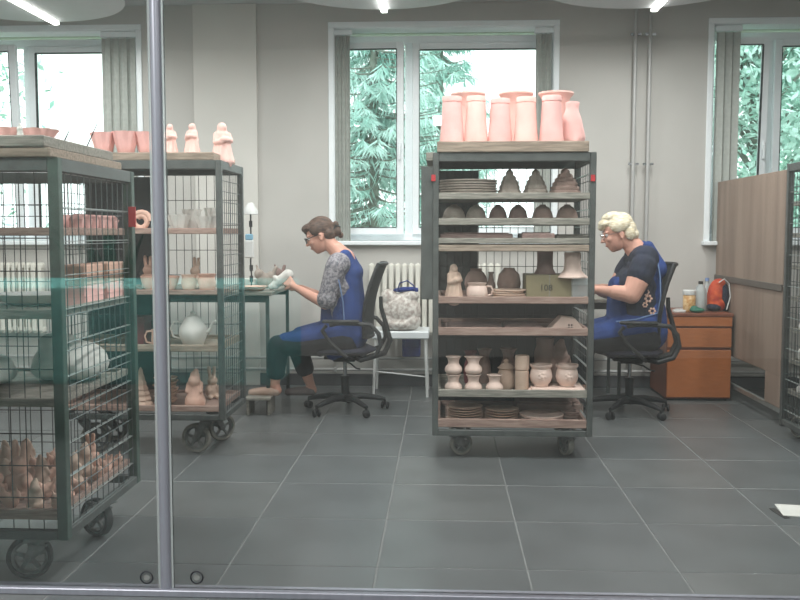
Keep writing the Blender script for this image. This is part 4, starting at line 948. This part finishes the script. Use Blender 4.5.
# --- right woman
def RW(px, py, y=0): return P3((px-630)*s_, y, H-(py-233)*s_)
tr_ = thing('person', 'woman with short blond hair, navy top and blue apron, seated and looking down', 'person', (RCX, RCY, 0))
pel = RW(640, 330)
body = [(pel+P3(0, -.07, 0), .12, pel+P3(0, .07, 0), .12), (pel, .13, RW(637, 305), .125), (RW(637, 305), .125, RW(636, 280), .125), (RW(636, 280, -.06), .11, RW(638, 262, -.08), .085), (RW(636, 280, .06), .11, RW(638, 262, .08), .085),
        (RW(638, 256, -.16), .066, RW(638, 256, .16), .066), (RW(640, 256), .085, RW(631, 247), .068), (RW(633, 247), .066, RW(622, 238), .062)]
hs, hm = head_shapes(RW(615.5, 233.5), R(18), 1.1)
shL, elL, wrL = RW(636, 265, -.19), RW(624, 292, -.23), RW(595, 288, -.13)
shR, elR, wrR = RW(636, 265, .19), RW(618, 294, .2), RW(592, 288, .06)
for sh_, el_, wr_ in ((shL, elL, wrL), (shR, elR, wrR)):
    body += [(sh_, .074, sh_.lerp(el_, .5), .078), (sh_.lerp(el_, .5), .078, el_, .064), (el_, .062, (el_+wr_)/2, .05), ((el_+wr_)/2, .045, wr_, .028)]
body += hand(wrL, (-1, .5, .0), (0, 1, .3), 1, .8) + hand(wrR, (-1, -.2, .1), (0, -1, .4), -1, .7)
hpN, knN, anN = RW(642, 334, -.11), RW(580, 338, -.13), RW(583, 388, -.13)
hpF, knF, anF = RW(642, 334, .11), RW(578, 338, .13), RW(578, 388, .13)
body += legs(hpN, knN, anN, 1.1)+legs(hpF, knF, anF, 1.1)
body += foot(anN)+foot(anF)
blob('body', body+hs, .0055, 'skin2', tr_, 2)
head_parts(tr_, hm, R(18), ('chrome', .0018))
blob('hair', hair_e(hm, R(18), [((.025, 0, .055), (.105, .09, .086)), ((.07, 0, .01), (.065, .082, .07)), ((.088, 0, -.035), (.05, .07, .045)), ((-.06, 0, .085), (.05, .062, .034)), ((-.078, .01, .068), (.034, .055, .026)), ((.02, .068, .045), (.07, .028, .045)), ((.02, -.068, .045), (.07, .028, .045)), ((.065, .06, -.02), (.04, .03, .05)), ((.065, -.06, -.02), (.04, .03, .05)), ((-.01, 0, .115), (.07, .06, .036))]), .005, 'hairw', tr_, 2)
shirt = [(RW(639, 258, -.14), .096, RW(639, 258, .14), .096), (RW(634, 285, -.06), .15, RW(634, 285, .06), .15), (RW(637, 285, -.06), .135, RW(638, 268, -.06), .108), (RW(637, 285, .06), .135, RW(638, 268, .06), .108), (RW(639, 312, -.05), .138, RW(637, 285, -.05), .136), (RW(639, 312, .05), .138, RW(637, 285, .05), .136)]
for sh_, el_ in ((shL, elL), (shR, elR)): shirt += [(sh_, .092, sh_.lerp(el_, .30), .092)]
blob('shirt', shirt, .007, 'navy', tr_, 3)
ap = [(RW(645, 272, -.08), .085, RW(645, 310, -.04), .12), (RW(645, 272, .08), .085, RW(645, 310, .04), .12), (RW(645, 310, -.05), .13, RW(645, 330, -.07), .14), (RW(645, 310, .05), .13, RW(645, 330, .07), .14), (RW(643, 246, -.09), .04, RW(650, 268, -.09), .085), (RW(643, 246, .09), .04, RW(650, 268, .09), .085),
      (RW(618, 285, -.05), .07, RW(618, 315, -.05), .08), (RW(618, 285, .05), .07, RW(618, 315, .05), .08), (RW(640, 325, -.1), .125, RW(600, 332, -.13), .09), (RW(640, 325, .1), .125, RW(600, 332, .13), .09), (RW(625, 325, 0), .1, RW(600, 330, 0), .085), (RW(600, 332, -.13), .09, RW(588, 335, -.13), .085)]
blob('apron', ap, .008, 'blue', tr_, 3)
B().tube([RW(641, 247, -.13), RW(649, 258, -.18), RW(652, 275, -.185), RW(653, 295, -.185), RW(650, 310, -.19), RW(630, 316, -.2), RW(610, 318, -.215)], .005, 6).build('apron_binding', 'bluet', tr_)
b = B()
for (px, py, r) in ((639, 290, .016), (641, 296, .02), (638, 302, .014), (645, 308, .018)):
    c = RW(px, py, -.19)
    for k in range(6): b.ell(c+P3(r*math.cos(k*1.05), -.003, r*math.sin(k*1.05)), (r*.5, .005, r*.5), 8, 5)
b.build('flower_print', 'peach', tr_)
tr = [(hpN, .118, knN, .085), (knN, .085, knN.lerp(anN, .7), .07), (hpF, .118, knF, .085), (knF, .085, knF.lerp(anF, .7), .07), (pel+P3(0, -.07, -.02), .13, pel+P3(0, .07, -.02), .13)]
blob('trousers', tr, .009, 'trous', tr_, 3)
tl_keep = tl; tl = tr_; shoe(anN, 'shoe', 'shoed'); shoe(anF, 'shoe', 'shoed'); tl = tl_keep

# ------------------------------------------------------------------ furniture and small things around the left woman
HX = lambda px, py, Y: at(px, py, Y)
def table(label, x0, x1, y0, y1, h, m, lm, th=.03, legs_=None, leg_r=.012):
    t = thing('work_table', label, 'table', ((x0+x1)/2, (y0+y1)/2, 0)); hw, hd = (x1-x0)/2, (y1-y0)/2
    B().bbox(-hw, hw, -hd, hd, h-th, h, .004).build('tabletop', m, t, False)
    for sx in (-1, 1):
        for sy in (-1, 1): B().bbox(sx*(hw-.04)-leg_r, sx*(hw-.04)+leg_r, sy*(hd-.04)-leg_r, sy*(hd-.04)+leg_r, 0, h-th, .002).build('leg', lm, t, False)
    B().bbox(-hw+.04, hw-.04, -hd+.03, -hd+.05, h-th-.05, h-th, .002).bbox(-hw+.04, hw-.04, hd-.05, hd-.03, h-th-.05, h-th, .002).build('apron_rail', lm, t, False)
    return t
TZ = Zz(292, 6.3, 260); TX1 = X(276, 6.5, 300)
table('grey-topped work table in front of the brown-haired woman', TX1-1.3, TX1, 6.34, 7.25, TZ, 'woodg', 'steel')
# held clay piece
p0 = at(271, 287, LCY-.03); p1 = at(288, 275, LCY-.03); d = p1-p0
t = thing('clay_slipper', 'white clay shoe-like piece held in the hands of the brown-haired woman', 'clay piece', p0)
q = d.to_track_quat('Z', 'Y').to_matrix().to_4x4()
blob('body', [((0, 0, 0), .022, d*.5, .036), (d*.5, .036, d, .042), ('e', d*.6+P3(-.035, -.01, .01), (.03, .025, .02), (0, .7, 0)), ('e', d*.9+P3(.02, 0, .025), (.025, .03, .02), (0, 0, 0)), ('e', d*.2+P3(-.0, 0, -.01), (.035, .03, .022), (0, .5, 0))], .006, 'white', t, 2)
B().tube([d*.95+P3(.03*math.cos(a), .03*math.sin(a), .01) for a in [k*math.pi/6 for k in range(12)]], .008, 6, True).build('rim', 'peach', t)
# lamp-like stand
lx = X(251, 6.55, 250)
t = thing('desk_lamp', 'white cone-shaded lamp on a thin dark stand on the left table', 'lamp', (lx, 6.55, TZ))
hh = Zz(213, 6.55, 251)-TZ
B().lathe([(0, 0), (.06, 0), (.06, .012), (.02, .02), (0, .02)], 20).build('base', 'blk', t)
B().tube([(0, 0, .015), (.002, 0, .1), (-.004, 0, .2), (.0, 0, hh*.6), (0, 0, hh)], .006, 8).build('stem', 'blk', t)
for z in (.08, .16, hh-.08): B().cyl((0, 0, z-.022), (0, 0, z+.022), .013, 10).build('joint', 'blk', t)
B().lathe([(.056, hh-.01), (.052, hh+.02), (.03, hh+.055), (.018, hh+.075), (.014, hh+.075), (.026, hh+.052), (.05, hh+.016), (.054, hh-.01)], 24).build('shade', 'plastic_w', t)
t = thing('spray_bottle', 'small white dispenser bottle with blue top hung on the lamp stand', 'bottle', (lx-.002, 6.52, Zz(258, 6.52, 250)))
B().bbox(-.035, .03, -.02, .012, 0, .13, .008).build('body', 'plastic_w', t, False)
B().lathe([(0, -.022), (.008, -.022), (.008, -.02), (0, -.02)], 12, mtx=Matrix.Translation((0, .0, .06)) @ Matrix.Rotation(R(90), 4, 'X')).build('button', 'blk', t)
B().bbox(-.03, .025, -.018, .01, .13, .175, .006).build('cap', mat('pale_blue_plastic', (130, 176, 200), .4), t, False)
# things on left table
ware('shallow_dish', 'pale pink shallow dish at the near left corner of the table', 'dish', put(254, 6.42, TZ, 288), hollow([(.05, 0), (.085, .015), (.10, .035)], .005), 'peach')
ruffle('crumpled white paper-like bowl standing behind the pink dish', 250, 6.75, TZ, .07, .07, 'white', 283)
figurine('clay_flower', 'greyish green clay rosette figure on the table by the held piece', 'figurine', put(265, 6.75, TZ, 272), 'clayg', .27, 'lump', 0)
figurine('clay_bird', 'small dark clay bird at right rear of the table', 'figurine', put(279, 7.1, TZ, 270), 'clayd', .26, 'lump', 1.2)
# foot rest
a0 = at(256, 400, 6.35)
t = thing('foot_stool', 'small low wooden footrest under the front shoe', 'footrest', (LCX-.59, LCY-.11, 0)); z_ = .132
B().bbox(-.11, .08, -.12, .12, z_-.02, z_, .003).build('top', 'woodg', t, False)
for sx in (-.095, .055): B().bbox(sx, sx+.018, -.1, .1, 0, z_-.02, .002).build('leg', 'woodg', t, False)
# white bench with bag
bx0, bx1 = X(372, 7.1, 335), X(429, 7.1, 335)
t = thing('white_table', 'low white side table with thin tube legs under the window', 'table', ((bx0+bx1)/2, 7.25, 0)); hw = (bx1-bx0)/2; bz = Zz(331, 7.1, 400)
B().bbox(-hw, hw, -.19, .19, bz-.06, bz, .008).build('tabletop', 'pvc', t, False)
for sx in (-1, 1):
    for sy in (-1, 1): B().cyl((sx*(hw-.03), sy*.16, bz-.06), (sx*(hw-.012), sy*.18, 0), .011, 10).build('leg', 'plastic_w', t)
B().cyl((-hw+.03, -.16, .2), (hw-.03, -.16, .16), .006, 6).build('crossbar', 'plastic_w', t)
t = thing('tote_bag', 'white floral cloth bag stuffed with blue cloth on the side table', 'bag', (X(400, 7.15, 310), 7.17, bz))
blob('sack', [('e', (0, 0, .15), (.17, .09, .15), (0, 0, 0)), ('e', (-.08, 0, .07), (.09, .09, .07), (0, 0, 0)), ('e', (.08, 0, .07), (.09, .09, .07), (0, 0, 0)), ('e', (-.09, 0, .26), (.07, .06, .07), (0, .3, 0)), ('e', (.07, 0, .27), (.085, .06, .06), (0, -.2, 0)), ('e', (0, -.02, .05), (.15, .09, .05), (0, 0, 0))], .009, 'bagw', t, 1)
blob('blue_lining', [('e', (.045, 0, .325), (.105, .05, .022), (0, -.05, 0)), ('e', (.1, .01, .318), (.05, .045, .03), (0, 0, 0))], .008, 'blued', t, 2)
B().tube([(-.02, -.04, .31), (.0, -.06, .38), (.06, -.065, .40), (.11, -.06, .36), (.13, -.05, .31)], .006, 6).build('strap', 'blued', t)
o = B().bbox(-.075, .075, -.02, .02, -.17, 0, .01).bbox(-.06, .07, -.03, .03, -.1, -.004, .01).build('blue_cloth', 'blued', None, True, (X(411, 7.2, 350), 7.3, bz-.062)); tag(o, 'dark blue cloth hanging beneath the white side table', 'cloth')

# ------------------------------------------------------------------ right side: table, cabinet, panel
table('work table in front of the blond woman, mostly behind the centre trolley', .62, X(619, 7.1, 380), 6.86, 7.38, .80, 'woodg', 'steel')
CFY = 7.0; cx0, cx1 = X(667, CFY, 360), X(731.5, CFY, 360)
ct = Zz(313.5, CFY, 700)
t = thing('drawer_cabinet', 'orange-brown two-drawer cabinet against back wall beside the panel', 'cabinet', ((cx0+cx1)/2, CFY, 0)); hw = (cx1-cx0)/2
B().bbox(-hw, hw, .02, .55, .015, ct-.025, .003).build('carcass', 'cabs', t, False)
B().bbox(-hw-.008, hw+.008, -.005, .56, ct-.025, ct, .004).build('top', 'cabs', t, False)
z = lambda py: Zz(py, CFY, 700)
B().bbox(-hw, hw, 0, .02, z(326.5), ct-.027, .003).build('top_rail', 'cabf', t, False)
B().bbox(-hw+.003, hw-.003, 0, .02, z(347.5), z(328.5), .003).build('drawer', 'cabf', t, False)
B().bbox(-hw+.003, hw-.003, 0, .02, z(397.5), z(350.5), .003).build('drawer', 'cabf', t, False)
B().bbox(-hw+.02, hw-.02, .03, .5, 0, .016, .002).build('plinth', 'blk', t, False)
def on_cab(px, Y=7.15): return (X(px, Y, 310), Y, ct)
t = thing('food_jar', 'glass jar of brown food with white lid on the cabinet', 'jar', on_cab(689))
B().lathe([(0, 0), (.042, 0), (.048, .008), (.048, .125), (.042, .135), (0, .135)], 22).build('jar_body', 'jar', t)
B().lathe([(0, .135), (.05, .135), (.052, .14), (.052, .168), (.048, .172), (0, .172)], 22).build('lid', 'plastic_w', t)
t = thing('water_bottle', 'clear plastic bottle with dark cap beside the jar', 'bottle', on_cab(700, 7.2))
B().lathe([(0, 0), (.04, 0), (.045, .01), (.045, .12), (.043, .13), (.045, .14), (.035, .19), (.016, .215), (0, .215)], 22).build('bottle_body', 'clearp', t)
B().lathe([(0, .215), (.018, .215), (.018, .238), (0, .238)], 16).build('cap', 'ink', t)
t = thing('slim_bottle', 'slimmer tall pale blue bottle between clear bottle and orange bag', 'bottle', on_cab(706.5, 7.3))
B().lathe([(0, 0), (.03, 0), (.034, .01), (.034, .17), (.014, .21), (.014, .235), (0, .235)], 20).build('bottle_body', 'clearp', t)
B().lathe([(0, .235), (.016, .235), (.016, .26), (0, .26)], 14).build('cap', 'bluet', t)
t = thing('backpack', 'small orange and dark drawstring bag on the cabinet corner', 'bag', on_cab(717, 7.22))
blob('sack', [('e', (-.01, 0, .13), (.07, .06, .13), (0, .12, 0)), ('e', (.0, 0, .06), (.08, .065, .06), (0, 0, 0)), ('e', (.01, -.01, .22), (.05, .045, .04), (0, 0, 0))], .007, 'orange', t, 1)
blob('dark_panel', [('e', (.05, -.005, .12), (.045, .06, .125), (0, -.15, 0)), ('e', (-.03, -.02, .035), (.06, .055, .035), (0, 0, 0))], .008, 'navy', t, 2)
B().tube([(-.01, -.06, .23), (.03, -.07, .26), (.07, -.06, .22), (.08, -.07, .12), (.05, -.08, .02)], .005, 6).build('strap', 'plastic_w', t)
o = B().bbox(-.045, .045, -.03, .03, 0, .02, .004).bbox(-.03, .03, -.02, .02, .02, .028, .003).build('soap_box', 'plastic_w', None, False, on_cab(679, 7.1)); tag(o, 'small flat white box at left end of the cabinet top', 'box')
o = blob('green_cloth', [('e', (0, 0, .02), (.06, .04, .02), (0, 0, 0)), ('e', (-.02, 0, .035), (.03, .03, .02), (0, 0, 0))], .006, 'tealg', None, 2, on_cab(697, 7.07)); tag(o, 'crumpled green cloth in front of the bottles', 'cloth')
# wooden panel partition
PX = 2.262
t = thing('panel_screen', 'tall grey-brown wooden panel screen standing along the right side', 'screen', (PX, 6.8, 0))
zb_, zt_ = Zz(357, 7.05, 732), Zz(182, 7.54, 711)
yn, yf = -.72, .76
mid = Zz(280, 6.9, 740)
B().bbox(0, .022, yn, yf, zb_, mid-.004, .003).build('panel', 'panel', t, False)
B().bbox(0, .022, yn, yf, mid+.004, zt_, .003).build('panel', 'panel', t, False)
B().bbox(-.012, .0, yn, yf, mid-.035, mid+.012, .003).build('rail', 'paneld', t, False)
for y in (yn+.02, yf-.06): B().bbox(.024, .06, y, y+.036, 0, zt_-.02, .003).build('upright', 'steel', t, False)
B().bbox(0.004, .03, yn, yf, .09, .125, .003).build('foot_rail', 'ledge', t, False)
B().bbox(.0, .02, yn, yn+.28, .125, zb_, .003).build('low_board', 'panel', t, False)
# magazine on floor
c = at(797, 512, 4.18); t = thing('magazine', 'open pale magazine lying on the floor at the right edge', 'magazine', (c.x+.06, 4.2, 0), R(-8))
B().bbox(-.13, .13, -.09, .09, 0, .006, .001).build('pages', 'paper', t, False)
B().bbox(-.16, -.131, -.085, .06, 0, .004, .001, Matrix.Rotation(R(14), 4, 'Z')).build('cover_edge', 'ink', t, False)

# ------------------------------------------------------------------ lobby side (unseen things added for their reflections in the glass)
t = thing('reflection_table', 'unseen teal-draped table added for its reflection in the glass', 'table', (-2.15, .35, 0))
B().bbox(-1.15, 1.15, -.45, .45, .36, .98, .02).build('cloth', 'teal', t, False)
for sx in (-1.05, 1.05):
    for sy in (-.38, .38): B().bbox(sx-.03, sx+.03, sy-.03, sy+.03, 0, .36, .003).build('leg', 'alud', t, False)
t = thing('reflection_plant', 'unseen green potted plant added for its reflection in the glass', 'plant', (-2.55, -.6, 0))
B().lathe(hollow([(.14, 0), (.2, .35), (.22, .38)], .01), 24).build('pot', 'white', t)
B().lathe([(0, .33), (.19, .33), (0, .335)], 20).build('soil', 'bark', t)
rr = random.Random(8)
for k in range(34):
    a = rr.uniform(0, 6.28); L = rr.uniform(.7, 1.5); sp = rr.uniform(.08, .45); w = rr.uniform(.018, .035); b = B(); vs = []
    for i in range(7):
        u = i/6; x = .08+sp*u**1.6; z = .33+L*(u-.22*u*u); ww = w*math.sin(math.pi*min(.97, .15+u*.83))
        for q in (-1, 1): vs.append((x*math.cos(a)-q*ww*math.sin(a), x*math.sin(a)+q*ww*math.cos(a), z))
    b._add(vs, [(2*i, 2*i+1, 2*i+3, 2*i+2) for i in range(6)]).build('leaf', 'tealg', t)
